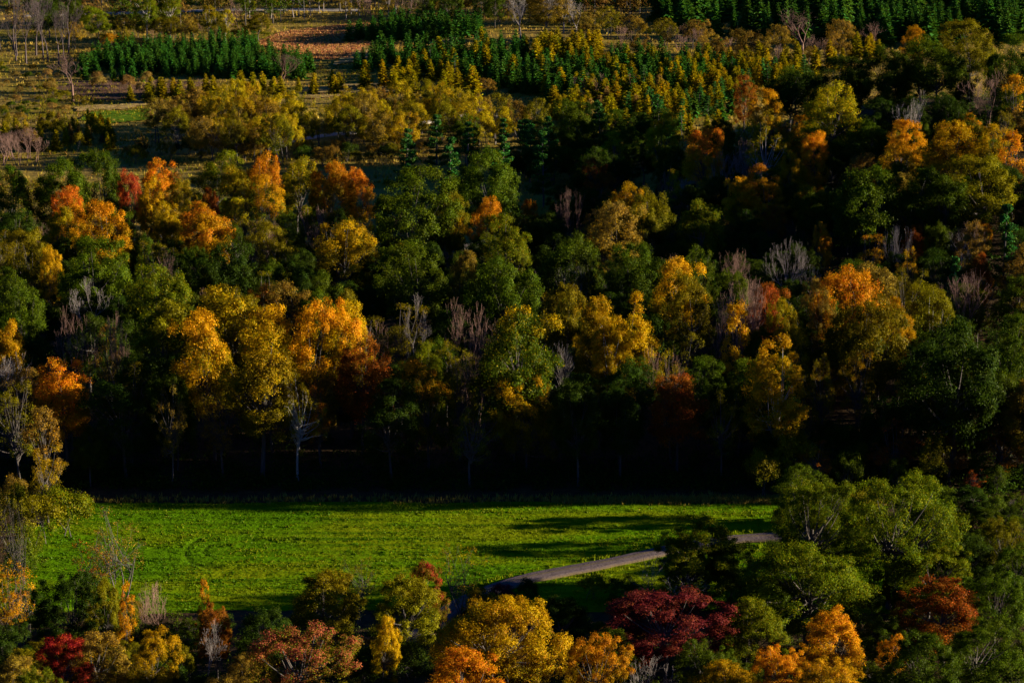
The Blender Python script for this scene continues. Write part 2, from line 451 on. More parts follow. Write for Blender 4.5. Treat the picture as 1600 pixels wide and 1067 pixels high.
def pine(key, seed, H, R):
    rng = np.random.default_rng(seed)
    P, N, cl, hg, segs = [], [], [], [], []
    for l in range(9):
        t = l / 8
        z = H * (0.18 + 0.78 * t)
        L = R * (1 - t * 0.85) * rng.uniform(0.75, 1.15)
        for q in range(rng.integers(4, 7)):
            a = rng.uniform(0, 2 * math.pi)
            o = np.array([math.cos(a), math.sin(a), 0.0])
            ll = L * rng.uniform(0.6, 1.1)
            e = o * ll + np.array([0, 0, z + ll * 0.28])
            segs += curve_segs((0, 0, z), e, 0.06, 0.02, rng, 3, 0.1)
            c = rng.random()
            for u in np.linspace(0.35, 1.0, 6):
                c0 = np.array([0, 0, z]) + (e - np.array([0, 0, z])) * u
                v = norm(rng.normal(size=(14, 3)) + np.array([0, 0, 0.5]))
                P.append(c0 + v * 0.5 * rng.uniform(0.4, 1, (14, 1))); N.append(v + rng.normal(size=(14, 3)) * 0.7)
                cl += [c] * 14; hg += [t] * 14
    P = np.concatenate(P); N = np.concatenate(N)
    V, F = leaf_quads(rng, P, N, 0.42, 0.35)
    crown = mesh_np(key + "_crown", V, F, 4, LEAVES, {'clump': ('FACE', cl), 'leaf': ('FACE', rng.random(len(P))), 'hgt': ('FACE', hg)})
    segs.append((0, 0, -0.4, 0, 0, H * 0.55, 0.2, 0.13)); segs.append((0, 0, H * 0.55, 0, 0, H * 0.97, 0.13, 0.03))
    tr = mesh_np(key + "_trunk", *tubes(segs, 5), 4, BARKM)
    PROTO.setdefault(key.rstrip('0123456789'), []).append(dict(H=H, R=R, trunk=tr, crown=crown))
for i in range(3): pine(f"pine{i}", 311 + i, 13, 3.2)

MAPLE = {'gold', 'goldol', 'goldgr', 'orange', 'orgold', 'orgreen', 'redor', 'red', 'redgreen', 'redtop', 'maroon'}
OAK = {'green', 'light'}
NAME = dict(round='broadleaf_tree', tall='broadleaf_tree', spread='broadleaf_tree', sparse='broadleaf_tree', near='broadleaf_tree',
            nearwide='broadleaf_tree', column='broadleaf_tree', sapling='sapling', willow='willow_tree', shrub='shrub',
            bare='bare_tree', fan='bare_tree', tallbare='bare_tree', spruce='spruce_tree', tallspruce='spruce_tree', larch='larch_tree', pine='pine_tree')
RNG = np.random.default_rng(5)
REG = []
PLACED = []      # px, ytop, half width px, slant distance, x, y
def place(proto, x, y, w, H, pal, label, group=None, barkm=None, variant=None, z=None, lean=0.03):
    ps = PROTO[proto]
    p = ps[int(RNG.integers(len(ps))) if variant is None else variant % len(ps)]
    nm = NAME[proto]
    if nm == 'broadleaf_tree': nm = 'maple_tree' if pal in MAPLE else 'oak_tree' if pal in OAK and not proto.startswith('near') else nm
    o = bpy.data.objects.new(nm, None)
    o.empty_display_size = 0.5
    COL.objects.link(o)
    o.location = (x, y, float(terrain(x, y)) if z is None else z)
    lean = 0.055 if proto in ('spruce', 'larch', 'tallspruce') else lean
    o.rotation_euler = (RNG.normal() * lean, RNG.normal() * lean, RNG.uniform(0, 2 * math.pi))
    sx = w / 2 / p['R']
    o.scale = (sx, sx, H / p['H'])
    o['label'] = label
    o['category'] = 'shrub' if proto == 'shrub' else 'tree'
    if group: o['group'] = group
    REG.append((o, x, y, o.location.z, w, H, group is None))
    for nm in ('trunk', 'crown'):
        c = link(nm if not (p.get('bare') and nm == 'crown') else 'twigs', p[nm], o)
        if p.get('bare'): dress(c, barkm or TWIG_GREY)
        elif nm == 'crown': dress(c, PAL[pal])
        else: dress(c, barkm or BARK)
    return o

def tree(proto, px, ytop, wpx, H, pal, label, group=None, barkm=None, variant=None):
    x, y, z, d = solve(px, ytop, H)
    if y < 291.0 and 130 < px < 1640 and ytop < 722:      # trees of the wood stand behind the meadow's edge
        y = 291.0 + 3.5 * abs(math.sin(px)); dr = ray(px, ytop); d = y / dr[1]; x = dr[0] * d
        H = CAM_Z + dr[2] * d - float(terrain(x, y))
    w = wpx * d / FPX
    PLACED.append((px, ytop, wpx / 2, d, x, y)); LAND.append(label)
    return place(proto, x, y, w, H, pal, label, group, barkm, variant)

LAND = []
ORD = 'first second third fourth fifth sixth seventh eighth ninth tenth eleventh twelfth thirteenth fourteenth fifteenth sixteenth seventeenth eighteenth nineteenth twentieth'.split()
USED = set()
def beside(phrase, x, y, H):
    """a label that says which tree this is by the picked-out tree it stands next to"""
    qx, qy, d = project(x, y, float(terrain(x, y)) + H * 0.6)
    c = sorted(range(len(LAND)), key=lambda i: math.hypot(PLACED[i][0] - qx, PLACED[i][1] + PLACED[i][2] - qy))
    for i in c[:45]:
        if len(LAND[i].split()) > 11: continue
        dx = qx - PLACED[i][0]; dy = qy - (PLACED[i][1] + PLACED[i][2])
        if abs(dx) > 1.2 * abs(dy): rel = ['just right of', 'just left of'][dx < 0]
        else: rel = ['in front of', 'behind'][d > PLACED[i][3]]
        lab = f"{phrase} {rel} the {LAND[i]}"
        if lab not in USED and len(lab.split()) <= 16:
            USED.add(lab); return lab
    return phrase + ' half hidden among the crowns of the wood'

# ----------------------------------------------------------------------------
# setting: ground, meadow, paths
# ----------------------------------------------------------------------------
def ground_mat():
    m = bpy.data.materials.new("ground_litter_and_marsh")
    nt, out = nodes_of(m)
    geo = new(nt, "ShaderNodeNewGeometry")
    def nz(scale, detail, sx=1.0, sy=1.0, rough=0.6):
        mp = new(nt, "ShaderNodeMapping"); mp.inputs["Scale"].default_value = (sx, sy, 1)
        nt.links.new(geo.outputs["Position"], mp.inputs[0])
        n = new(nt, "ShaderNodeTexNoise"); n.inputs["Scale"].default_value = scale; n.inputs["Detail"].default_value = detail; n.inputs["Roughness"].default_value = rough
        nt.links.new(mp.outputs[0], n.inputs["Vector"])
        return n.outputs[0]
    def ramp(f, stops):
        r = new(nt, "ShaderNodeValToRGB")
        while len(r.color_ramp.elements) < len(stops): r.color_ramp.elements.new(0.5)
        for e, (p, c) in zip(r.color_ramp.elements, stops): e.position = p; e.color = (*c, 1)
        nt.links.new(f, r.inputs[0]); return r.outputs[0]
    litter = ramp(nz(0.9, 6), [(0.3, (0.030, 0.020, 0.010)), (0.55, (0.065, 0.040, 0.018)), (0.75, (0.11, 0.055, 0.018))])
    marsh = ramp(nz(0.035, 6, 1.0, 1.6), [(0.30, (0.09, 0.12, 0.006)), (0.42, (0.24, 0.18, 0.015)), (0.50, (0.40, 0.27, 0.05)), (0.57, (0.24, 0.14, 0.035)), (0.66, (0.46, 0.33, 0.08)), (0.8, (0.16, 0.19, 0.012))])
    marsh = mixc(nt, nz(1.6, 5), marsh, (0.18, 0.13, 0.02))
    zone = new(nt, "ShaderNodeAttribute", attribute_name="marsh").outputs["Fac"]
    c = mixc(nt, zone, litter, marsh)
    p = new(nt, "ShaderNodeBsdfPrincipled"); p.inputs["Roughness"].default_value = 0.95; p.inputs["Specular IOR Level"].default_value = 0.05
    nt.links.new(c, p.inputs["Base Color"])
    bp = new(nt, "ShaderNodeBump"); bp.inputs["Strength"].default_value = 0.8; bp.inputs["Distance"].default_value = 0.3
    nt.links.new(nz(1.3, 6), bp.inputs["Height"]); nt.links.new(bp.outputs[0], p.inputs["Normal"])
    nt.links.new(p.outputs[0], out.inputs[0])
    return m

def forest_far(x):
    """distance of the far edge of the wood"""
    x = np.asarray(x, float)
    return 422 + 10 * (fbm(x / 20.0, x * 0 + 2.2, 21, 3) - 0.5) + 38 * sstep(2, 16, x) + 62 * sstep(20, 80, x)

def grid_mesh(name, xs, ys, zfun, mat, attrs_fun=None):
    X, Y = np.meshgrid(xs, ys)
    Z = zfun(X, Y)
    V = np.stack([X, Y, Z], -1).reshape(-1, 3)
    nx, ny = len(xs), len(ys)
    i, j = np.meshgrid(np.arange(nx - 1), np.arange(ny - 1))
    a = (j * nx + i).ravel()
    F = np.stack([a, a + 1, a + nx + 1, a + nx], 1)
    return mesh_np(name, V, F, 4, mat, attrs_fun(X.ravel(), Y.ravel()) if attrs_fun else None, smooth=True)

xs = np.concatenate([np.linspace(-6000, -300, 20), np.arange(-180, 190, 2.0), np.linspace(300, 6000, 20)])
ys = np.concatenate([np.linspace(-300, -40, 5), np.arange(-30, -1, 4.0), np.arange(-1, 14, 0.5), np.arange(14, 140, 4.0), np.arange(140, 800, 2.0), np.linspace(850, 9000, 40)])
gm = grid_mesh("ground", xs, ys, terrain, ground_mat(),
               lambda X, Y: {'marsh': ('POINT', sstep(-6, 10, Y - forest_far(X) + 14 * (fbm(X / 9.0, Y / 9.0, 41, 3) - 0.5)))})
go = link("ground", gm); go['kind'] = 'structure'; go['label'] = 'leaf littered forest floor and marshy valley flats'

# meadow -----------------------------------------------------------------
XL, XR, YN, YF = -60.0, 49.0, 247.0, 285.5
def meadow_edge(x):
    return YF + 1.6 * (fbm(np.asarray(x) / 9.0, np.asarray(x) * 0 + 0.4, 51, 3) - 0.5)
RUT = [solve(297, 862), ]
rutx, ruty = RUT[0][0] + 1.2, RUT[0][1]
def rut_depth(X, Y):
    d = 0.0
    for r in (1.5, 3.6):
        rr = np.sqrt(((X - rutx - 2.0) / 1.0) ** 2 + ((Y - ruty) / 1.55) ** 2)
        d = np.maximum(d, np.exp(-((rr - r) / 0.22) ** 2) * sstep(-0.1, 0.5, -(X - rutx - 2.0) / r + 0.25 * (Y < ruty)))
    return d
def meadow_z(X, Y):
    base = np.maximum(terrain(X, Y), 0) + 0.05
    warp = 3.0 * (fbm(X / 30.0, Y / 30.0, 61, 2) - 0.5)
    rows = (0.5 + 0.5 * np.sin((Y + warp) * 2 * math.pi / 2.3)) * 0.15 * (0.4 + fbm(X / 18.0, Y / 5.0, 62, 2))
    tuft = 0.22 * np.clip(fbm(X / 1.5, Y / 1.1, 63, 3) - 0.42, 0, 1) + 0.06 * fbm(X / 0.5, Y / 0.5, 66, 2)
    hump = 0.9 * np.clip(fbm(X / 22.0, Y / 14.0, 64, 2) - 0.35, 0, 1)
    z = base + rows + tuft + hump * sstep(236, 246, Y) * (1 - sstep(280, 287, Y)) * 0.8 - 0.10 * rut_depth(X, Y)
    edge = np.minimum(np.minimum(X - XL, XR - X) - 5 * fbm(Y / 5.0, Y * 0 + 3.3, 53, 2), np.minimum(meadow_edge(X) - Y, Y - YN - 4.5 * fbm(X / 6.0, X * 0 + 7.7, 52, 3)))
    return np.where(edge < 0.4, base - 0.12, z)
def meadow_mat():
    m = bpy.data.materials.new("meadow_grass")
    nt, out = nodes_of(m)
    at = {k: new(nt, "ShaderNodeAttribute", attribute_name=k).outputs["Fac"] for k in ("row", "rut", "patch")}
    c = mixc(nt, at["patch"], (0.070, 0.180, 0.002), (0.190, 0.205, 0.003))
    c = mixc(nt, at["row"], c, (0.022, 0.070, 0.002))
    c = mixc(nt, at["rut"], c, (0.020, 0.050, 0.004))
    geo = new(nt, "ShaderNodeNewGeometry")
    nz = new(nt, "ShaderNodeTexNoise"); nz.inputs["Scale"].default_value = 2.4; nz.inputs["Detail"].default_value = 6
    nt.links.new(geo.outputs["Position"], nz.inputs["Vector"])
    c = mixc(nt, mathn(nt, 'MULTIPLY', nz.outputs[0], 0.7), c, (0.11, 0.19, 0.003))
    d = new(nt, "ShaderNodeBsdfDiffuse"); nt.links.new(c, d.inputs[0])
    bp = new(nt, "ShaderNodeBump"); bp.inputs["Strength"].default_value = 1.0; bp.inputs["Distance"].default_value = 0.12
    nt.links.new(nz.outputs[0], bp.inputs["Height"]); nt.links.new(bp.outputs[0], d.inputs["Normal"])
    nt.links.new(d.outputs[0], out.inputs[0])
    return m
def meadow_attrs(X, Y):
    warp = 3.0 * (fbm(X / 30.0, Y / 30.0, 61, 2) - 0.5)
    row = np.clip(np.sin((Y + warp) * 2 * math.pi / 2.3) * 0.7 + 3.0 * (fbm(X / 22.0, Y / 0.9, 65, 3) - 0.5), 0, 1)
    return {'row': ('POINT', row), 'rut': ('POINT', 0.6 * rut_depth(X, Y)), 'patch': ('POINT', sstep(0.35, 0.68, fbm(X / 16.0, Y / 4.5, 67, 4)))}
mx = np.arange(XL, XR + 0.01, 0.34); my = np.arange(YN, YF + 1.2, 0.25)
mo = link("meadow", grid_mesh("meadow", mx, my, meadow_z, meadow_mat(), meadow_attrs)); mo['kind'] = 'structure'
mo['label'] = 'bright green mown meadow in front of the wood'

def blades(name, X, Y, Z, h, colv, mat, per=3, spread=0.35, label='', wide=0.09):
    rng = np.random.default_rng(len(X))
    n = len(X)
    P = np.repeat(np.stack([X, Y, Z], 1), per, 0); hh = np.repeat(h, per) * rng.uniform(0.6, 1.2, n * per)
    P[:, :2] += rng.normal(size=(n * per, 2)) * spread * 0.4
    a = rng.uniform(0, 2 * math.pi, n * per); s = np.stack([np.cos(a), np.sin(a), 0 * a], 1) * (wide * (0.6 + rng.random(n * per)))[:, None]
    tip = P + np.stack([rng.normal(size=n * per) * 0.3 * hh, rng.normal(size=n * per) * 0.3 * hh, hh], 1)
    V = np.stack([P - s - [0, 0, 0.05], P + s - [0, 0, 0.05], tip], 1).reshape(-1, 3)
    F = np.arange(len(V)).reshape(-1, 3)
    c = np.repeat(colv, per)
    me = mesh_np(name, V, F, 3, LEAVES, {'clump': ('FACE', c), 'leaf': ('FACE', rng.random(len(F))), 'hgt': ('FACE', c)})
    o = link(name, me); o['kind'] = 'stuff'; o['label'] = label; o['category'] = 'grass'; dress(o, mat)
    return o
GRASS = foliage("grass_blades", (0.17, 0.20, 0.003), (0.065, 0.170, 0.002), (0.22, 0.19, 0.01), 0.5, 0.5, 0.06, trans=0.4)
DRY = foliage("dry_grass_blades", (0.44, 0.29, 0.05), (0.22, 0.20, 0.006), (0.28, 0.14, 0.03), 0.5, 0.45, 0.15, trans=0.3)
r = np.random.default_rng(77)
N = 36000
gx = r.uniform(XL + 1, XR - 1, N); gy = r.uniform(YN + 2, YF, N)
keep = gy < meadow_edge(gx) - 0.5
keep &= r.random(N) < 0.25 + 1.5 * np.clip(fbm(gx / 10.0, gy / 1.5, 68, 3) - 0.35, 0, 1)
keep &= rut_depth(gx, gy) < 0.3

# gravel track ------------------------------------------------------------
def ribbon_pts(pix, n=80):
    P = np.array([solve(*q)[:2] for q in pix])
    t = np.linspace(0, len(P) - 1, n)
    i = np.clip(t.astype(int), 0, len(P) - 2); f = t - i
    def cr(a, b, c, d, f): return 0.5 * (2 * b + (c - a) * f + (2 * a - 5 * b + 4 * c - d) * f ** 2 + (3 * b - a - 3 * c + d) * f ** 3)
    g = lambda k: P[np.clip(k, 0, len(P) - 1)]
    return cr(g(i - 1), g(i), g(i + 1), g(i + 2), f[:, None])
def ribbon(name, pix, width, mat, lift, label, n=120, across=13, zf=None, ruts=True):
    C = ribbon_pts(pix, n)
    T = norm(np.gradient(C, axis=0)); S = np.stack([-T[:, 1], T[:, 0]], 1)
    u = np.linspace(-1, 1, across)
    wv = width / 2 * (1 + 0.25 * (fbm(np.arange(n) / 5.0, np.zeros(n), 71, 3) - 0.5))
    X = C[:, None, 0] + S[:, None, 0] * u[None] * wv[:, None]; Y = C[:, None, 1] + S[:, None, 1] * u[None] * wv[:, None]
    base = (zf or terrain)(X, Y)
    Z = base + lift * (1 - np.abs(u[None]) ** 6) - 0.1 * np.abs(u[None]) ** 6 + 0.05 * (fbm(X / 0.7, Y / 0.7, 72, 2) - 0.5)
    if ruts: Z = Z - 0.07 * np.exp(-((np.abs(u[None]) - 0.5) / 0.16) ** 2)
    V = np.stack([X, Y, Z], -1).reshape(-1, 3)
    i, j = np.meshgrid(np.arange(across - 1), np.arange(n - 1)); a = (j * across + i).ravel()
    F = np.stack([a, a + 1, a + across + 1, a + across], 1)
    me = mesh_np(name, V, F, 4, mat, {'mid': ('POINT', np.repeat(np.abs(u)[None], n, 0).ravel())}, smooth=True)
    o = link(name, me); o['kind'] = 'structure'; o['label'] = label
    return C
def gravel_mat(name, a, b, grass):
    m = bpy.data.materials.new(name)
    nt, out = nodes_of(m)
    geo = new(nt, "ShaderNodeNewGeometry")
    nz = new(nt, "ShaderNodeTexNoise"); nz.inputs["Scale"].default_value = 3.0; nz.inputs["Detail"].default_value = 7; nz.inputs["Roughness"].default_value = 0.7
    nt.links.new(geo.outputs["Position"], nz.inputs["Vector"])
    c = mixc(nt, mathn(nt, 'MULTIPLY_ADD', nz.outputs[0], 2.4, -0.7, clamp=True), a, b)
    mid = new(nt, "ShaderNodeAttribute", attribute_name="mid").outputs["Fac"]
    g = mathn(nt, 'MAXIMUM', mathn(nt, 'MULTIPLY_ADD', mid, -4.0, 0.75), mathn(nt, 'MULTIPLY_ADD', mid, 6.0, -4.9))
    g = mathn(nt, 'MULTIPLY_ADD', mathn(nt, 'SUBTRACT', nz.outputs[0], 0.5), 3.0, g, clamp=True)
    c = mixc(nt, mathn(nt, 'MULTIPLY', g, 0.7), c, grass)
    d = new(nt, "ShaderNodeBsdfDiffuse"); nt.links.new(c, d.inputs[0])
    bp = new(nt, "ShaderNodeBump"); bp.inputs["Strength"].default_value = 0.7; bp.inputs["Distance"].default_value = 0.08
    nt.links.new(nz.outputs[0], bp.inputs["Height"]); nt.links.new(bp.outputs[0], d.inputs["Normal"])
    nt.links.new(d.outputs[0], out.inputs[0])
    return m
GRAVEL = gravel_mat("gravel", (0.085, 0.064, 0.062), (0.17, 0.128, 0.122), (0.16, 0.12, 0.03))
TRACK = [(640, 1010), (720, 950), (800, 916), (860, 902), (940, 886), (1000, 874), (1070, 860), (1150, 847), (1250, 842), (1350, 840)]
track_c = ribbon("gravel_track", TRACK, 2.7, GRAVEL, 0.24, 'pale gravel farm track crossing the corner of the green meadow', zf=lambda X, Y: np.maximum(terrain(X, Y), 0) + 0.35 + 0.72 * np.clip(fbm(X / 22.0, Y / 14.0, 64, 2) - 0.35, 0, 1) * sstep(236, 246, Y) * (1 - sstep(280, 287, Y)))
dt = np.min(np.hypot(gx[:, None] - track_c[None, ::3, 0], gy[:, None] - track_c[None, ::3, 1]), 1)
keep &= dt > 1.8
gx, gy, dt = gx[keep], gy[keep], dt[keep]
blades("meadow_grass", gx, gy, meadow_z(gx, gy), 0.11 + 0.2 * np.clip(fbm(gx / 3, gy / 2, 69, 2) - 0.3, 0, 1) + 0.25 * (dt < 2.8), np.clip(fbm(gx / 14, gy / 4, 67, 3) + 0.3 * (dt < 2.8), 0, 1), GRASS, label='short green meadow grass in clumps')
# dry grass fringe at the far edge and beside the track
fx = np.concatenate([r.uniform(5, 47, 1500), r.uniform(-58, 48, 900)]); fy = meadow_edge(fx) + r.normal(size=len(fx)) * 0.8 + 0.6
blades("edge_grass", fx, fy, terrain(fx, fy), np.full(len(fx), 0.55), r.random(len(fx)) * 0.5 + 0.4, DRY, per=4, label='dry tall grass along the far edge of the meadow')

# valley flats -----------------------------------------------------------
def inpoly(px, py, poly):
    c = np.zeros(np.shape(px), bool); n = len(poly)
    for i in range(n):
        x1, y1 = poly[i]; x2, y2 = poly[(i + 1) % n]
        if y1 == y2: continue
        c ^= ((y1 > py) != (y2 > py)) & (px < (x2 - x1) * (py - y1) / (y2 - y1) + x1)
    return c
def world_poly(pix): return [solve(*q)[:2] for q in pix]
def patch(name, pix, mat, lift, label, step=1.0, rough=6.0):
    W = world_poly(pix)
    xs_ = [p[0] for p in W]; ys_ = [p[1] for p in W]
    gxs = np.arange(min(xs_) - 3, max(xs_) + 3, step); gys = np.arange(min(ys_) - 3, max(ys_) + 3, step)
    X, Y = np.meshgrid(gxs, gys)
    XX = X + rough * (fbm(X / 7.0, Y / 7.0, 81, 3) - 0.5); YY = Y + rough * (fbm(X / 7.0, Y / 7.0, 82, 3) - 0.5)
    ins = inpoly(XX, YY, W)
    Z = terrain(X, Y) + lift + 0.25 * fbm(X / 2.0, Y / 2.0, 83, 2)
    V = np.stack([X, Y, Z], -1).reshape(-1, 3); nx = len(gxs)
    i, j = np.meshgrid(np.arange(nx - 1), np.arange(len(gys) - 1)); a = (j * nx + i).ravel()
    F = np.stack([a, a + 1, a + nx + 1, a + nx], 1)
    F = F[ins[:-1, :-1].ravel()]
    me = mesh_np(name, V, F, 4, mat, smooth=True)
    o = link(name, me); o['kind'] = 'structure'; o['label'] = label
    return W
def soil(name, a, b, sc=0.6):
    m = bpy.data.materials.new(name)
    nt, out = nodes_of(m)
    geo = new(nt, "ShaderNodeNewGeometry")
    mp = new(nt, "ShaderNodeMapping"); mp.inputs["Scale"].default_value = (1, 1.5, 1); nt.links.new(geo.outputs["Position"], mp.inputs[0])
    nz = new(nt, "ShaderNodeTexNoise"); nz.inputs["Scale"].default_value = sc; nz.inputs["Detail"].default_value = 7; nz.inputs["Roughness"].default_value = 0.65
    nt.links.new(mp.outputs[0], nz.inputs["Vector"])
    c = mixc(nt, mathn(nt, 'MULTIPLY_ADD', nz.outputs[0], 3.0, -1.0, clamp=True), a, b)
    d = new(nt, "ShaderNodeBsdfDiffuse"); nt.links.new(c, d.inputs[0])
    bp = new(nt, "ShaderNodeBump"); bp.inputs["Strength"].default_value = 1.0; bp.inputs["Distance"].default_value = 0.4
    nt.links.new(nz.outputs[0], bp.inputs["Height"]); nt.links.new(bp.outputs[0], d.inputs["Normal"])
    nt.links.new(d.outputs[0], out.inputs[0])
    return m
CLEAR = [(398, 70), (440, 52), (520, 42), (575, 38), (640, 52), (600, 62), (560, 78), (548, 92), (500, 94), (470, 88)]
patch("rust_clearing", CLEAR, soil("rust_dead_grass", (0.42, 0.18, 0.06), (0.52, 0.25, 0.09)), 0.10, 'clearing of rust brown dead grass among the young spruces')
patch("grass_patch", [(110, 190), (150, 176), (225, 172), (235, 186), (170, 196)], soil("lush_grass", (0.05, 0.13, 0.010), (0.12, 0.17, 0.012)), 0.10, 'small lush green patch of grass on the valley flats')
patch("scrub_ground", [(70, 145), (110, 128), (250, 128), (330, 132), (280, 148), (160, 160)], soil("brown_scrub", (0.10, 0.055, 0.03), (0.19, 0.11, 0.07)), 0.10, 'brown scrubby ground before the spruce plantation')
for k, pp in enumerate(([(100, 168), (180, 165), (240, 158), (245, 164), (170, 174), (105, 176)], [(430, 143), (560, 132), (660, 136), (600, 150), (470, 156)], [(640, 70), (710, 60), (720, 70), (690, 80)], [(540, 85), (600, 72), (590, 95), (520, 104)])):
    patch("dry_grass_strip", pp, soil(f"straw_grass", (0.26, 0.17, 0.05), (0.42, 0.29, 0.11)), 0.14, ['straw coloured grass strip left of the willows', 'straw coloured grass strip above the willows', 'straw coloured gap among the young conifers near the tall bare trees', 'straw coloured grass at the near end of the rust clearing'][k])
ribbon("valley_path", [(440, 224), (480, 217), (520, 211), (570, 207), (630, 198), (700, 186), (760, 170)], 2.6, gravel_mat("pale_gravel", (0.42, 0.36, 0.30), (0.60, 0.54, 0.46), (0.3, 0.24, 0.12)), 0.3, 'pale gravel path winding behind the willows', n=60, ruts=False)
ribbon("valley_road", [(40, 26), (120, 24), (250, 19), (420, 16), (560, 17)], 5.0, gravel_mat("road_gravel", (0.38, 0.33, 0.27), (0.52, 0.46, 0.38), (0.25, 0.22, 0.1)), 0.3, 'pale road running behind the tall trees across the valley', n=50, ruts=False)
tx = r.uniform(-170, 170, 130000); ty = r.uniform(415, 800, 130000)
kp = (ty > forest_far(tx) + 2) & (np.abs(tx) < ty * 0.23 + 6) & (r.random(len(tx)) < 0.25 + 1.6 * np.clip(fbm(tx / 14.0, ty / 10.0, 86, 3) - 0.35, 0, 1))
tx, ty = tx[kp], ty[kp]
blades("marsh_grass", tx, ty, terrain(tx, ty), 0.45 + 0.5 * fbm(tx / 9, ty / 9, 88, 2), np.clip(1.6 * fbm(tx / 22.0, ty / 15.0, 87, 4) - 0.3, 0, 1), DRY, per=3, label='rough dry and green marsh grass over the valley flats', wide=0.11)
WC = world_poly(CLEAR)
cx_ = r.uniform(min(p[0] for p in WC), max(p[0] for p in WC), 9000); cy_ = r.uniform(min(p[1] for p in WC), max(p[1] for p in WC), 9000)
ki = inpoly(cx_, cy_, WC); cx_, cy_ = cx_[ki], cy_[ki]
RUSTG = foliage("rust_grass_blades", (0.58, 0.26, 0.09), (0.46, 0.18, 0.06), (0.50, 0.30, 0.12), 0.5, 0.6, 0.15, trans=0.3)
blades("dead_grass", cx_, cy_, terrain(cx_, cy_) + 0.1, 0.5 + 0 * cx_, r.random(len(cx_)), RUSTG, per=3, label='rust brown dead grass standing in the clearing', wide=0.14)

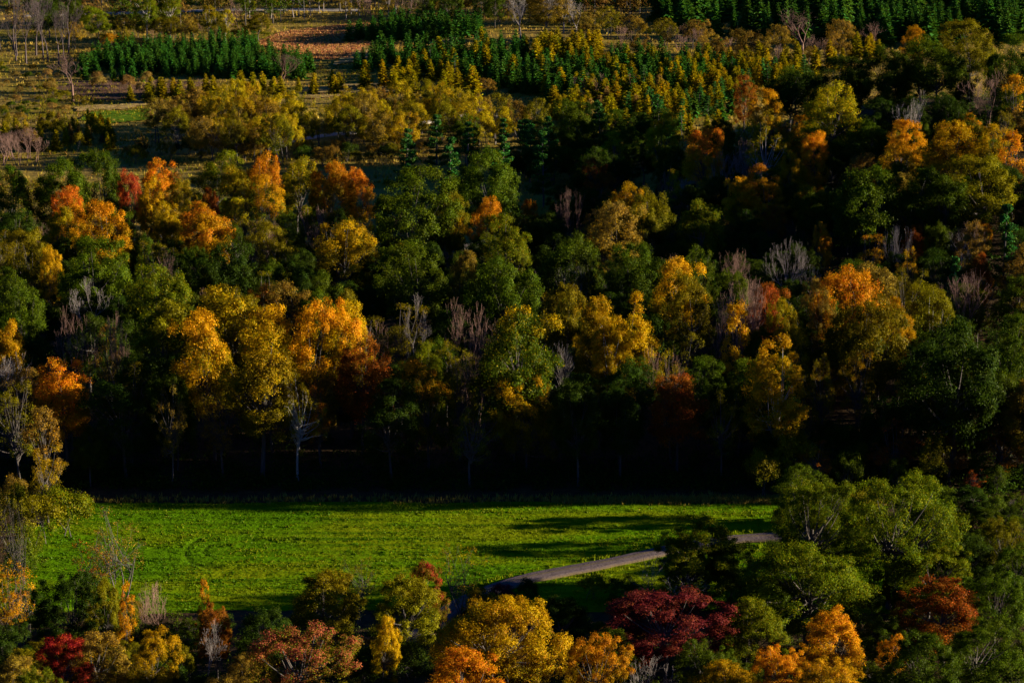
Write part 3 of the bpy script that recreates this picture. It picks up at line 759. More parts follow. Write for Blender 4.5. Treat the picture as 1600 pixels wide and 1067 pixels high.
# ----------------------------------------------------------------------------
# trees one can pick out: proto, x and top in the photograph, width, height, leaves, label
# ----------------------------------------------------------------------------
T = [
 # front edge of the wood, along the far side of the meadow
 ('sparse', 25, 600, 95, 15, 'olive', 'thin olive tree with pale bare top at the left meadow corner'),
 ('column', 62, 640, 60, 13, 'brown', 'narrow brown olive tree right beside the thin olive corner tree'),
 ('sparse', 70, 700, 70, 10, 'goldol', 'low olive gold tree below the bright orange maple at the left meadow corner'),
 ('round', 97, 568, 108, 15, 'orange', 'bright orange maple standing over the left corner of the meadow'),
 ('fan', 92, 548, 44, 12, None, 'bare purple twigged top rising out of the bright orange corner maple'),
 ('round', 10, 505, 56, 16, 'gold', 'round golden tree at the far left behind the orange corner maple'),
 ('fan', 118, 478, 62, 16, None, 'purple brown bare tree behind the orange corner maple'),
 ('fan', 165, 488, 66, 15, 'rust', 'bare tree of reddish twigs just right of the purple brown bare tree'),
 ('sparse', 168, 505, 60, 13, 'brown', 'half bare rust brown tree between reddish twigs and the olive crown'),
 ('round', 252, 468, 96, 18, 'olive', 'broad feathery olive crown left of the orange topped maple'),
 ('round', 328, 490, 112, 20, 'orgold', 'orange topped maple left of the tall gold maple on the meadow edge'),
 ('tall', 402, 503, 118, 21, 'goldol', 'tall gold and olive maple rising over the middle left of the meadow'),
 ('sparse', 462, 590, 84, 14, 'olive', 'thin olive tree with pale trunk at the foot of the tall gold maple'),
 ('sparse', 345, 620, 76, 11, 'brown', 'leaning half bare brown tree under the tall gold maple'),
 ('sparse', 262, 596, 60, 14, 'brown', 'small half bare gold tree alone in the dark edge of the wood'),
 ('round', 360, 448, 124, 19, 'goldol', 'olive gold crown peeping above the orange topped maple'),
 ('round', 425, 470, 112, 18, 'orgold', 'dull orange crown directly behind the tall gold maple'),
 ('spread', 490, 474, 136, 19, 'orgold', 'wide peach orange maple right behind the tall gold maple'),
 ('round', 545, 470, 92, 18, 'gold', 'upright golden peach tree at right end of the peach orange maple'),
 ('round', 528, 456, 60, 19, 'olive', 'olive crown behind the upright golden peach tree'),
 ('round', 565, 528, 84, 16, 'rust', 'shaded dark orange maple below the golden peach tree'),
 ('sparse', 500, 606, 46, 11, 'orange', 'small sparse orange tree in shade right of the tall gold maple'),
 ('round', 668, 562, 86, 15, 'orgreen', 'orange topped green maple left of the big round green maple'),
 ('round', 672, 536, 52, 15, 'light', 'small green crown just above the orange topped green maple'),
 ('sparse', 718, 560, 60, 14, 'ygreen', 'sparse yellow green tree between the two green maples at the meadow edge'),
 ('round', 802, 484, 152, 21, 'goldgr', 'big round green maple with gold crest in the middle of the meadow edge'),
 ('spread', 822, 588, 118, 13, 'goldol', 'lower olive gold tree at the foot of the big round green maple'),
 ('bare', 650, 458, 44, 17, 'pale', 'pale grey bare tree standing behind the orange topped green maple'),
 ('fan', 728, 462, 70, 16, None, 'bushy purple bare tree left of the big round green maple'),
 ('bare', 885, 522, 56, 15, 'pale', 'grey bare tree against the right side of the big round green maple'),
 ('round', 885, 448, 78, 18, 'olive', 'olive crown above the grey bare tree at middle of the wood'),
 ('round', 938, 468, 84, 18, 'goldol', 'gold crown at left end of the peach gold pair'),
 ('tall', 988, 466, 86, 19, 'gold', 'peach gold maple at right end of the gold pair'),
 ('tall', 958, 492, 66, 17, 'gold', 'gold maple with visible forked stems in front of the peach gold maple'),
 ('sparse', 1052, 552, 70, 15, 'ygreen', 'feathery yellow green tree over a dark red tree at the meadow edge'),
 ('fan', 1035, 540, 60, 14, None, 'purple bare tree left of the feathery yellow green tree'),
 ('round', 1060, 590, 92, 13, 'rust', 'shaded dark red tree below the feathery yellow green tree'),
 ('round', 970, 610, 84, 12, 'darkgr', 'shaded green tree left of the shaded dark red tree'),
 ('round', 1062, 404, 104, 18, 'orgold', 'peach gold domed crown behind the gold pair'),
 ('round', 1085, 425, 88, 18, 'olive', 'olive crown at the right shoulder of the peach gold dome'),
 ('fan', 1130, 448, 80, 17, None, 'pinkish bare thicket tree right of the peach gold dome'),
 ('bare', 1145, 376, 66, 15, None, 'bare grey tree against the dark wood above the pinkish thicket'),
 ('bare', 1232, 368, 56, 16, 'pale', 'pale bare tree with upright fan of branches in the dark gap'),
 ('bare', 1268, 398, 46, 13, 'pale', 'short pale bare tree beside the upright fan of branches'),
 ('tall', 1214, 520, 98, 20, 'gold', 'golden tree on tall pale trunks at the right of the meadow edge'),
 ('column', 1155, 474, 48, 18, 'gold', 'narrow gold tree left behind the golden tree on tall trunks'),
 ('round', 1238, 470, 66, 18, 'ygreen', 'yellow green crown above the golden tree on tall trunks'),
 ('fan', 1190, 440, 80, 16, None, 'brown purple bare tree between narrow gold tree and yellow green crown'),
 ('spread', 1348, 428, 140, 19, 'orange', 'bright orange domed maple on the right of the wood'),
 ('round', 1290, 434, 60, 18, 'brown', 'dull gold crown at the left shoulder of the bright orange dome'),
 ('spread', 1348, 468, 134, 18, 'olive', 'wide olive green tree directly before the bright orange dome'),
 ('sparse', 1345, 545, 72, 15, 'goldol', 'thin gold tree beneath the wide olive green tree'),
 ('sparse', 1288, 555, 62, 14, 'ygreen', 'sparse yellow green tree between golden tree and thin gold tree'),
 ('round', 1408, 470, 50, 16, 'gold', 'small gold crown at the right foot of the bright orange dome'),
 ('round', 1462, 446, 100, 17, 'olive', 'olive tree with pale bare limbs right of the orange dome'),
 ('fan', 1515, 425, 92, 16, None, 'purple bare crown behind the olive tree with pale limbs'),
 ('spread', 1490, 505, 190, 21, 'darkgr', 'huge dark green oak at the right of the meadow edge'),
 ('round', 1575, 500, 100, 19, 'green', 'green oak at the far right of the meadow edge'),
 ('pine', 1574, 322, 76, 17, 'pine', 'blue green white pine at the far right of the wood'),
 ('pine', 1490, 402, 50, 14, 'pine', 'small blue green pine left below the white pine'),
 ('sparse', 1395, 665, 80, 10, 'rust', 'small half bare rust tree in shade below the huge dark oak'),
 ('sparse', 1300, 700, 60, 9, 'olive', 'thin olive sapling tree in shade above the big lit oak'),
 ('sparse', 1130, 610, 70, 14, 'olive', 'thin shaded olive tree left of the golden tree on tall trunks'),
 ('round', 190, 590, 110, 17, 'darkgr', 'dark shaded tree right of the orange corner maple'),
 ('round', 610, 600, 100, 15, 'darkgr', 'dark shaded tree beside the orange topped green maple'),
 ('round', 905, 600, 80, 14, 'darkgr', 'dark shaded tree right below the big round green maple'),
 # middle rows
 ('spread', 140, 375, 118, 17, 'green', 'green oak below the red topped maple'),
 ('spread', 45, 362, 92, 16, 'olive', 'olive brown tree at the left of the wood above the green pair'),
 ('round', 78, 388, 44, 14, 'gold', 'small gold crown at right edge of the olive brown tree'),
 ('round', 30, 455, 86, 16, 'green', 'green oak at the far left above the golden round tree'),
 ('round', 15, 425, 90, 15, 'green', 'green tree just above the far left green oak'),
 ('round', 250, 412, 104, 17, 'light', 'light green tree left of the dark gap in the wood'),
 ('fan', 262, 390, 60, 13, None, 'purple bare tree behind the light green tree'),
 ('bare', 135, 428, 60, 14, 'pale', 'pale bare limbs beneath the green oak below the red topped maple'),
 ('spread', 345, 378, 96, 15, 'darkgr', 'dark green tree under the orange red maple'),
 ('round', 428, 345, 82, 16, 'olive', 'grey olive feathery tree right of the orange red maple'),
 ('round', 535, 345, 104, 16, 'goldol', 'gold olive maple in the middle left of the wood'),
 ('spread', 650, 385, 124, 17, 'green', 'green oak in the middle of the wood below the big green oak'),
 ('round', 715, 393, 48, 14, 'brown', 'small dull gold crown between two green oaks'),
 ('round', 790, 340, 92, 17, 'light', 'bright green round tree at the centre of the wood'),
 ('spread', 785, 408, 130, 16, 'green', 'green oak below the bright green round tree'),
 ('spread', 878, 364, 116, 17, 'green', 'green oak right of the bright green round tree'),
 ('bare', 900, 402, 56, 14, 'pale', 'pale bare tree before the green oak at the centre'),
 ('round', 990, 384, 96, 16, 'green', 'green tree left above the peach gold dome'),
 ('round', 955, 316, 112, 17, 'brown', 'brown gold oak right of the centre of the wood'),
 ('round', 1098, 312, 82, 16, 'light', 'green tree under the orange maples on the slope'),
 ('round', 1090, 390, 60, 15, 'green', 'small green crown above the peach gold dome'),
 ('round', 1284, 350, 38, 11, 'orange', 'small round orange tree in the dark below the big green slope oak'),
 ('sparse', 1360, 370, 52, 10, 'orgold', 'small orange gold bush tree right of the small round orange tree'),
 ('sparse', 1425, 388, 42, 13, 'gold', 'narrow sparse gold tree above the olive tree with pale limbs'),
 ('round', 1520, 350, 54, 14, 'brown', 'small dull gold tree left of the white pine'),
 ('fan', 1405, 345, 50, 12, 'pale', 'grey bare tree at right foot of the big green slope oak'),
 ('round', 1528, 398, 40, 12, 'rust', 'small rust tree below the dull gold tree near the pine'),
 # back rows of the wood
 ('round', 110, 290, 66, 15, 'redor', 'red topped maple in the left of the wood'),
 ('round', 88, 325, 50, 14, 'ygreen', 'yellow green tree at the left foot of the red topped maple'),
 ('spread', 160, 318, 104, 16, 'orgold', 'olive orange maple right of the red topped maple'),
 ('round', 232, 280, 48, 15, 'gold', 'upright gold tree left of the orange red maple'),
 ('round', 262, 320, 62, 14, 'goldol', 'olive gold tree between upright gold tree and orange red maple'),
 ('round', 292, 278, 54, 15, 'ygreen', 'yellow green crown above the orange red maple'),
 ('round', 328, 320, 84, 15, 'redor', 'orange red maple in the left of the wood'),
 ('column', 372, 310, 42, 14, 'ygreen', 'narrow yellow green tree at right side of the orange red maple'),
 ('round', 333, 294, 30, 13, 'rust', 'small dark rust crown right above the orange red maple'),
 ('round', 415, 276, 66, 15, 'orgreen', 'green maple with orange crest right of the yellow green crown'),
 ('round', 204, 268, 48, 15, 'red', 'dark red maple at the back edge of the wood on the left'),
 ('round', 248, 252, 68, 15, 'orange', 'orange gold crown at the back edge of the wood on the left'),
 ('spread', 95, 252, 110, 17, 'green', 'broad green oak at the back edge of the wood on the left'),
 ('spread', 155, 240, 100, 17, 'green', 'rounder green oak right of the broad green oak at the back edge'),
 ('round', 20, 262, 70, 16, 'green', 'green tree at far left of the back edge of the wood'),
 ('round', 335, 238, 84, 16, 'light', 'green crown left of the peach orange crown on the back edge'),
 ('round', 372, 258, 56, 15, 'ygreen', 'yellow green crown before the peach orange crown on the back edge'),
 ('round', 412, 240, 66, 16, 'orange', 'peach orange crown at the back edge of the wood'),
 ('round', 462, 247, 74, 16, 'ygreen', 'light yellow green crown right of the peach orange crown'),
 ('spread', 515, 254, 84, 16, 'orgold', 'yellow orange crown left of the red orange dome on the back edge'),
 ('round', 567, 263, 52, 15, 'redor', 'red orange dome at the back edge near the big green oaks'),
 ('spread', 645, 265, 150, 19, 'green', 'biggest green oak in the middle of the wood'),
 ('spread', 762, 236, 122, 19, 'green', 'tall green oak right of the biggest green oak'),
 ('pine', 640, 225, 60, 15, 'pine', 'dark blue green pine behind the biggest green oak'),
 ('pine', 700, 215, 66, 16, 'pine', 'blue green pine left behind the tall green oak'),
 ('pine', 785, 213, 60, 15, 'pine', 'blue green pine behind the tall green oak'),
 ('pine', 850, 205, 60, 15, 'pine', 'pine in shade right of the tall green oak'),
 ('round', 690, 300, 70, 15, 'olive', 'dull olive crown between the two great green oaks'),
 ('round', 752, 310, 56, 13, 'orange', 'orange tree below the tall green oak'),
 ('round', 714, 332, 36, 11, 'gold', 'small gold tree at left of the orange tree below the green oaks'),
 ('fan', 632, 330, 46, 11, None, 'brown bare bush tree at the foot of the biggest green oak'),
 ('round', 826, 312, 30, 10, 'orange', 'tiny sparse orange tree in the dark gap at centre'),
 ('fan', 895, 290, 52, 13, None, 'purple bare tree at the right side of the dark centre gap'),
 ('round', 975, 290, 66, 16, 'gold', 'gold crested crown above the brown gold oak'),
 ('spread', 1015, 302, 86, 15, 'olive', 'flat olive green crown right above the brown gold oak'),
 # hillside on the right
 ('round', 1100, 200, 76, 16, 'redor', 'red crested orange maple at the left of the hillside'),
 ('sparse', 1192, 197, 78, 16, 'ygreen', 'sparse pale yellow tree with white limbs on the hillside'),
 ('round', 1275, 206, 56, 15, 'orange', 'small bright orange dome on the hillside'),
 ('round', 1242, 240, 50, 13, 'gold', 'round gold tree just below the small bright orange dome'),
 ('tall', 1197, 256, 76, 16, 'orange', 'bright orange maple lowest on the hillside'),
 ('round', 1155, 280, 60, 13, 'orgold', 'dull orange tree at left side of the lowest bright orange maple'),
 ('fan', 1140, 228, 56, 13, 'pale', 'pinkish grey bare tree left of the sparse pale yellow tree'),
 ('round', 1300, 132, 98, 18, 'ygreen', 'yellow green domed tree high on the hillside'),
 ('round', 1200, 140, 72, 16, 'orgold', 'orange brown crown left of the yellow green dome'),
 ('round', 1165, 120, 44, 12, 'rust', 'small rust crown at the left end of the hill crest'),
 ('round', 1035, 176, 60, 15, 'goldol', 'gold crown at the foot of the hill beside the larches'),
 ('column', 960, 205, 36, 14, 'ygreen', 'narrow yellow green tree in the dark left of the hill'),
 ('round', 940, 248, 54, 13, 'rust', 'dark red maple in shade left of the hill'),
 ('column', 1055, 266, 28, 12, 'ygreen', 'slim yellow green tree under the red crested maple'),
 ('spread', 1350, 266, 150, 18, 'green', 'big green oak low on the hillside'),
 ('round', 1428, 268, 90, 16, 'green', 'green oak with a few rust leaves right of the big slope oak'),
 ('round', 1412, 192, 76, 15, 'orgold', 'orange domed crown below the bare fan on the hillside'),
 ('fan', 1428, 142, 50, 14, 'pale', 'reddish bare fan of branches high on the hillside'),
 ('round', 1490, 190, 92, 16, 'gold', 'gold maple right of the orange domed crown on the hillside'),
 ('round', 1548, 198, 62, 15, 'goldol', 'gold olive crown at right of the gold hillside maple'),
 ('column', 1590, 208, 46, 15, 'orange', 'narrow orange tree at the right end of the hillside'),
 ('column', 1592, 118, 40, 15, 'orgreen', 'narrow orange green tree high at the right of the hillside'),
 ('spread', 1540, 248, 124, 16, 'olive', 'olive green oak below the gold hillside maple'),
 ('round', 1480, 275, 80, 15, 'green', 'green oak between the big slope oak and the olive green oak'),
 ('round', 1426, 42, 40, 12, 'gold', 'small round gold tree on the hill crest'),
 ('spread', 1520, 34, 100, 16, 'olive', 'olive crown with tan crest on the hill crest'),
 ('spread', 1470, 60, 110, 16, 'green', 'dark green oak left of the tan crested crown on the hill crest'),
 ('spread', 1580, 56, 90, 16, 'green', 'dark green oak at the right end of the hill crest'),
 ('spread', 1385, 74, 96, 16, 'green', 'dark green oak below the small gold tree on the hill crest'),
 ('spread', 1310, 92, 110, 15, 'darkgr', 'shaded green tree on the left slope of the hill crest'),
 ('spread', 1235, 108, 100, 15, 'darkgr', 'shaded dark tree beside the orange brown crown on the crest'),
 ('fan', 1545, 112, 60, 11, 'rust', 'rusty bare tree in shade under the hill crest'),
 # in front of the meadow
 ('nearwide', 1400, 745, 205, 15.5, 'light', 'tallest big green oak at right of the track'),
 ('nearwide', 1270, 752, 160, 13, 'light', 'shadier green oak left of the tallest oak by the track'),
 ('near', 1108, 815, 150, 10, 'light', 'small leafy green tree hiding the bend of the track'),
 ('near', 1068, 838, 100, 8.5, 'light', 'leafy green tree left of the one hiding the bend of the track'),
 ('near', 1145, 848, 90, 8, 'green', 'low green tree right of the one hiding the bend of the track'),
 ('nearwide', 1265, 855, 210, 12, 'light', 'wide green tree below the shadier oak by the track'),
 ('near', 1180, 900, 110, 9, 'green', 'dark green tree right of the maroon tree'),
 ('near', 1455, 850, 120, 9, 'light', 'green tree under the right side of the tallest oak'),
 ('near', 1572, 805, 84, 9, 'olive', 'half bare olive tree at the far right of the meadow'),
 ('near', 1560, 890, 120, 10, 'green', 'green tree at far right above the rust brown tree'),
 ('fan', 1042, 866, 100, 7, 'pale', 'grey purple bare bush tree behind the maroon tree'),
 ('near', 1042, 915, 215, 10, 'maroon', 'maroon leaved tree by the track'),
 ('near', 1480, 912, 144, 9, 'rust', 'rust brown tree in front of the tallest oak'),
 ('near', 1308, 955, 112, 9, 'orange', 'orange tree below the wide green tree'),
 ('near', 1225, 1008, 100, 8, 'orange', 'orange gold tree at lower left of the orange tree'),
 ('near', 1300, 1026, 120, 8, 'orgold', 'lowest gold tree at bottom right before the orange tree'),
 ('near', 1398, 988, 50, 6, 'orange', 'small orange crown squeezed among the green trees at bottom right'),
 ('near', 1430, 985, 130, 9, 'green', 'green tree left of the pale green tree at bottom right'),
 ('near', 1530, 968, 150, 9, 'green', 'pale green tree in the bottom right corner'),
 ('near', 1105, 1002, 100, 8, 'green', 'dark green round tree under the maroon tree'),
 ('near', 1130, 1040, 120, 7, 'goldol', 'gold olive tree at bottom below the dark green round tree'),
 ('near', 932, 985, 112, 10, 'orgold', 'orange gold tree at bottom centre left of the maroon tree'),
 ('nearwide', 765, 940, 215, 11.5, 'gold', 'big gold maple at bottom centre'),
 ('near', 712, 1020, 140, 9, 'orange', 'orange crown in front of the big gold maple'),
 ('near', 655, 878, 70, 10, 'redtop', 'olive tree with bright red crest below the meadow'),
 ('near', 632, 902, 112, 10, 'olive', 'olive tree around the red crested tree'),
 ('sapling', 724, 852, 84, 9, 'ygreen', 'thin yellow green sapling standing against the meadow'),
 ('sapling', 560, 872, 60, 8, 'olive', 'thin olive sapling left of the red crested tree'),
 ('near', 597, 964, 54, 8, 'gold', 'small gold tree between red maple and the big gold maple'),
 ('near', 500, 898, 140, 10, 'olive', 'olive green tree above the pinkish red maple'),
 ('near', 472, 968, 184, 11, 'redgreen', 'pinkish red and green maple at the bottom'),
 ('near', 336, 938, 64, 9, 'rust', 'rust orange tree left above the pinkish red maple'),
 ('bare', 322, 968, 52, 8, 'pale', 'pale bare tree before the rust orange tree'),
 ('column', 315, 906, 20, 9, 'orgold', 'slim orange tipped sapling by the rust orange tree'),
 ('near', 232, 982, 96, 9, 'goldol', 'gold olive tree at the bottom left'),
 ('near', 110, 890, 130, 11, 'darkgr', 'dark green tree in the left foreground below the meadow'),
 ('near', 165, 905, 80, 10, 'olive', 'olive tree right of the dark green left foreground tree'),
 ('column', 192, 914, 30, 10, 'orange', 'slim glowing orange tree beside the olive left foreground tree'),
 ('near', 100, 998, 92, 8, 'red', 'deep red tree at the bottom left'),
 ('near', 60, 1035, 80, 8, 'light', 'green tree in the bottom left corner'),
 ('sapling', 178, 800, 100, 12, 'brown', 'tall thin sapling with few brown leaves against the meadow'),
 ('sapling', 140, 830, 70, 10, 'rust', 'thin rusty sapling left of the tall thin sapling'),
 ('sapling', 18, 770, 60, 14, 'olive', 'tall thin olive stems at the left end of the meadow'),
 ('sapling', 30, 880, 70, 10, 'orange', 'thin orange leaved tree at the left edge below the meadow'),
 ('sparse', 8, 900, 60, 9, 'orange', 'sparse orange tree at the left edge near the bottom'),
 ('fan', 260, 905, 80, 8, None, 'dark bare thicket right of the slim glowing orange tree'),
 ('bare', 1012, 1020, 70, 8, 'pale', 'pale bare branches at bottom right of the orange gold centre tree'),
 ('shrub', 825, 905, 40, 3.6, 'darkgr', 'dark green shrub at the near edge of the track'),
 ('shrub', 748, 918, 60, 3.8, 'olive', 'olive shrub hiding the near end of the track'),
 ('near', 880, 935, 96, 7, 'darkgr', 'dark tree in shade between the track and the big gold maple'),
 ('near', 950, 985, 90, 6.5, 'green', 'green tree left below the maroon tree'),
 ('near', 1172, 940, 110, 8.5, 'light', 'rounded green tree between the maroon tree and the wide green tree'),
 ('near', 415, 955, 90, 8, 'darkgr', 'dark green tree left above the pinkish red maple'),
 ('shrub', 785, 912, 46, 3.2, 'maroon', 'purple shrub left of the dark green track shrub'),
 ('shrub', 928, 898, 52, 3.2, 'ygreen', 'yellow green shrub on the right verge of the track'),
 ('shrub', 980, 905, 80, 3.5, 'green', 'green shrub between the track and the maroon tree'),
 ('shrub', 1560, 1020, 120, 5, 'green', 'low green shrub at the very bottom right corner'),
 ('shrub', 640, 1010, 110, 4.5, 'darkgr', 'dark green shrub left of the orange crown at bottom'),
 ('shrub', 890, 955, 90, 4.0, 'darkgr', 'dark shrub in shade right of the big gold maple'),
 ('shrub', 100, 765, 96, 6, 'light', 'rounded green shrub at the left end of the meadow'),
 ('shrub', 55, 775, 96, 6.5, 'olive', 'olive shrub left of the rounded green shrub'),
 ('shrub', 35, 850, 70, 5, 'green', 'green shrub below the olive shrub at the left end of the meadow'),
 ('near', 1515, 838, 90, 8.5, 'darkgr', 'dark shaded tree between the tallest oak and the half bare olive tree'),
 ('near', 1592, 846, 90, 8, 'green', 'shaded green tree at the right edge below the half bare olive tree'),
 # valley flats behind the wood
 ('bare', 110, 78, 62, 12.5, None, 'lone bare tree on the brown scrub before the spruce plantation'),
 ('round', 152, 10, 50, 11, 'light', 'round green tree left behind the spruce plantation'),
 ('shrub', 172, 52, 30, 4.5, 'gold', 'gold bush at the foot of the round green tree'),
 ('tall', 228, -8, 40, 13, 'light', 'tall green birch with pale trunk behind the plantation'),
 ('tall', 262, -12, 40, 13, 'light', 'second green birch right of the first behind the plantation'),
 ('column', 322, 8, 26, 11, 'ygreen', 'yellow green birch behind the middle of the plantation'),
 ('column', 352, 15, 24, 10, 'ygreen', 'sparse yellow birch with white trunk behind the plantation'),
 ('round', 403, 22, 40, 8, 'olive', 'olive tree left of the rust clearing'),
 ('bare', 372, -5, 36, 13, None, 'bare tree left of the rust clearing'),
 ('fan', 436, 82, 46, 7.5, None, 'grey bare bush at the right end of the spruce plantation'),
 ('larch', 738, 102, 40, 9, 'larch', 'broad golden larch at the middle of the valley'),
 ('larch', 617, 86, 24, 7, 'larch', 'golden larch standing apart right of the straw strip'),
 ('larch', 598, 92, 20, 7, 'larch', 'slimmer golden larch left of the one standing apart'),
 ('tall', 852, -20, 70, 15, 'brown', 'brown bare looking tree beside the tall bare trees at top'),
 ('willow', 915, 20, 52, 8, 'brown', 'brown bushy tree just right of the tall bare trees at top'),
 ('willow', 952, 12, 58, 9, 'olive', 'tallest olive brown bushy tree right of the tall bare trees at top'),
 ('willow', 992, 24, 54, 8, 'brown', 'brown bushy tree right of the tallest olive brown bushy tree'),
 ('willow', 1040, 30, 54, 7.5, 'olive', 'olive bushy tree in the middle of the brown thicket at top'),
 ('willow', 1085, 32, 56, 8, 'brown', 'brown bushy tree at right end of the thicket at top'),
 ('willow', 1175, 48, 46, 8, 'brown', 'greyish brown bushy tree at left end above the larch row'),
 ('willow', 1215, 38, 54, 9, 'brown', 'greyish brown bushy tree in the middle above the larch row'),
 ('bare', 1255, 16, 70, 13, None, 'tall grey tree with few leaves above the larch row'),
 ('willow', 1315, 30, 60, 9, 'brown', 'rounded brown tree right of the tall grey tree'),
 ('willow', 760, 122, 40, 5, 'brown', 'round brown willow right of the broad golden larch'),
 ('bare', 1365, 34, 36, 9, None, 'bare grey tree before the dark spruces left of the small gold crest tree'),
]
MULTI = {'golden tree on tall pale trunks at the right of the meadow edge', 'tall green birch with pale trunk behind the plantation',
         'second green birch right of the first behind the plantation', 'sparse yellow birch with white trunk behind the plantation',
         'yellow green birch behind the middle of the plantation', 'sparse pale yellow tree with white limbs on the hillside',
         'olive tree with pale bare limbs right of the orange dome', 'thin olive tree with pale trunk at the foot of the tall gold maple',
         'gold maple with visible forked stems in front of the peach gold maple'}
HAND = []
for (pr, px, yt, w, H, pal, lab) in T:
    bk = None
    if pr in ('bare', 'fan', 'tallbare'):
        bk = TWIG_GREY if pal == 'pale' else TWIG_PURPLE
    elif lab in MULTI:
        bk = BARK_PALE
    tree(pr, px, yt, w, H, pal, lab, barkm=bk)
    HAND.append((px, yt, w))

# ----------------------------------------------------------------------------
# trees filling the wood, whose tops stay below and between those above
# ----------------------------------------------------------------------------
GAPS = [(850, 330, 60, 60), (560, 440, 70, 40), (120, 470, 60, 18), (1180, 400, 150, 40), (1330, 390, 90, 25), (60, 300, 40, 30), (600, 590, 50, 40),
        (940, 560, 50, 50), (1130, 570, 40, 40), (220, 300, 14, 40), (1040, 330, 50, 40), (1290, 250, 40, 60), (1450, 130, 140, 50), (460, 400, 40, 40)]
def clear(px, top, w, d):
    for (hx, ht, hw, hd, _, _) in PLACED[:NH]:
        if d < hd + 2 and abs(px - hx) < (hw + w / 2) * 0.8 and top < ht + 1.5 * hw: return False
    return True
NH = len(PLACED)
rf = np.random.default_rng(909)
base_pts = [(p[4], p[5]) for p in PLACED]
FILL = [('round', 'darkgr', 'dark green tree', 0.36),
        ('spread', 'green', 'green oak', 0.26),
        ('sparse', 'olive', 'thin olive tree', 0.14),
        ('round', 'brown', 'brown gold tree', 0.08),
        ('fan', None, 'purple bare tree', 0.06), ('round', 'orgreen', 'green tree with orange top', 0.05), ('round', 'rust', 'rust tree', 0.04),
        ('bare', None, 'grey bare tree', 0.08)]
cum = np.cumsum([f[3] for f in FILL])
nfill = 0
for k in range(22000):
    if nfill >= 465: break
    y = rf.uniform(291, 520); x = rf.uniform(-0.225 * y - 4, 0.225 * y + 14)
    if y > forest_far(x) - 4: continue
    if any((x - a) ** 2 + (y - b) ** 2 < 4.1 ** 2 for a, b in base_pts): continue
    pr, pal, lab, _ = FILL[int(np.searchsorted(cum, rf.random() * cum[-1]))]
    g0 = project(x, y, float(terrain(x, y)) + 9)
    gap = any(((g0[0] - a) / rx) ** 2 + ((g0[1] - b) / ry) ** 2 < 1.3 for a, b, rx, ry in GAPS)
    if gap: pr, pal, lab = 'round', 'darkgr', 'low tree'  # dark leaf colour paints in the shade of the gaps
    for H in ((9.0, 7.5) if gap else (11.0, 9.5, 8.0) if (x > 18 and y > 365) else (14.0, 12.5, 11.0, 9.5, 8.0)):
        H = H * rf.uniform(0.94, 1.06)
        w = H * rf.uniform(0.5, 0.68) * (1.3 if gap else 1)
        qx, qy, d = project(x, y, float(terrain(x, y)) + H)
        if clear(qx, qy, w / d * FPX, d):
            place(pr, x, y, w, H, pal, beside(lab, x, y, H), lab + 's of the wood', barkm=TWIG_PURPLE if pr == 'fan' else None)
            base_pts.append((x, y)); nfill += 1
            break
print("fill", nfill)

# trees below and between the foreground crowns
def fg_limit(px):
    return float(np.interp(px, [0, 50, 250, 420, 560, 740, 760, 900, 985, 1000, 1180, 1195, 1600], [850, 905, 925, 965, 925, 915, 975, 975, 945, 900, 880, 822, 818]))
nfg = 0
FG = [('near', 'darkgr', 'dark green tree'), ('near', 'green', 'green tree'), ('near', 'olive', 'olive tree'), ('shrub', 'darkgr', 'low dark green shrub'), ('shrub', 'olive', 'low olive shrub'), ('near', 'brown', 'brown leaved tree')]
for k in range(9000):
    if nfg >= 170: break
    y = rf.uniform(192, 262); x = rf.uniform(-0.235 * y, 0.235 * y)
    if any((x - a) ** 2 + (y - b) ** 2 < 2.4 ** 2 for a, b in base_pts): continue
    pr, pal, lab = FG[int(rf.integers(6))]
    if x > 22 and pal in ('brown', 'olive'): pal, lab = 'green', 'green ' + lab.split()[-1]
    for H in ((7.5, 6.0, 4.8, 3.6) if pr == 'near' else (4.5, 3.5, 2.5)):
        H *= rf.uniform(0.9, 1.1); w = H * rf.uniform(0.8, 1.05)
        qx, qy, d = project(x, y, float(terrain(x, y)) + H)
        bx, by, _ = project(x, y, float(terrain(x, y)))
        lim = min(fg_limit(qx - w / d * FPX / 2), fg_limit(qx), fg_limit(qx + w / d * FPX / 2))
        lim = max(fg_limit(qx - w / d * FPX / 2), fg_limit(qx), fg_limit(qx + w / d * FPX / 2))
        if qy < lim + 4 or not clear(qx, qy, w / d * FPX, d): continue
        place(pr, x, y, w, H, pal, beside(lab, x, y, H), 'trees and shrubs among the foreground crowns')
        base_pts.append((x, y)); nfg += 1
        break
print("fg", nfg)

# undergrowth in the shade of the wood, nobody could count it
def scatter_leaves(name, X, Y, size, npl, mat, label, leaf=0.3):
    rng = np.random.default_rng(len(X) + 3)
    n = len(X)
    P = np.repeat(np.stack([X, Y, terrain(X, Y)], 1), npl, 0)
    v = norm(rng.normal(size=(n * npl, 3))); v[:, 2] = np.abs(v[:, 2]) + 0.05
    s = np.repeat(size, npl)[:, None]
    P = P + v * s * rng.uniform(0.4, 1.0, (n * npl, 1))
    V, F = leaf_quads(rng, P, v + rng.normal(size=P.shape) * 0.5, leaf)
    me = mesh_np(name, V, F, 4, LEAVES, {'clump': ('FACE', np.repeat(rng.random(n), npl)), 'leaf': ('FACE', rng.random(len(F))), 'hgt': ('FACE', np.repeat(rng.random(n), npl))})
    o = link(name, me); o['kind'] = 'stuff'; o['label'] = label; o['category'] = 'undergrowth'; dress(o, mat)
    return o
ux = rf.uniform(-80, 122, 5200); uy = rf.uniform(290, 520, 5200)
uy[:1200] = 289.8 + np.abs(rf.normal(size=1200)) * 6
uy[1200:1500] = rf.uniform(250, 292, 300); ux[1200:1500] = rf.uniform(48, 84, 300)
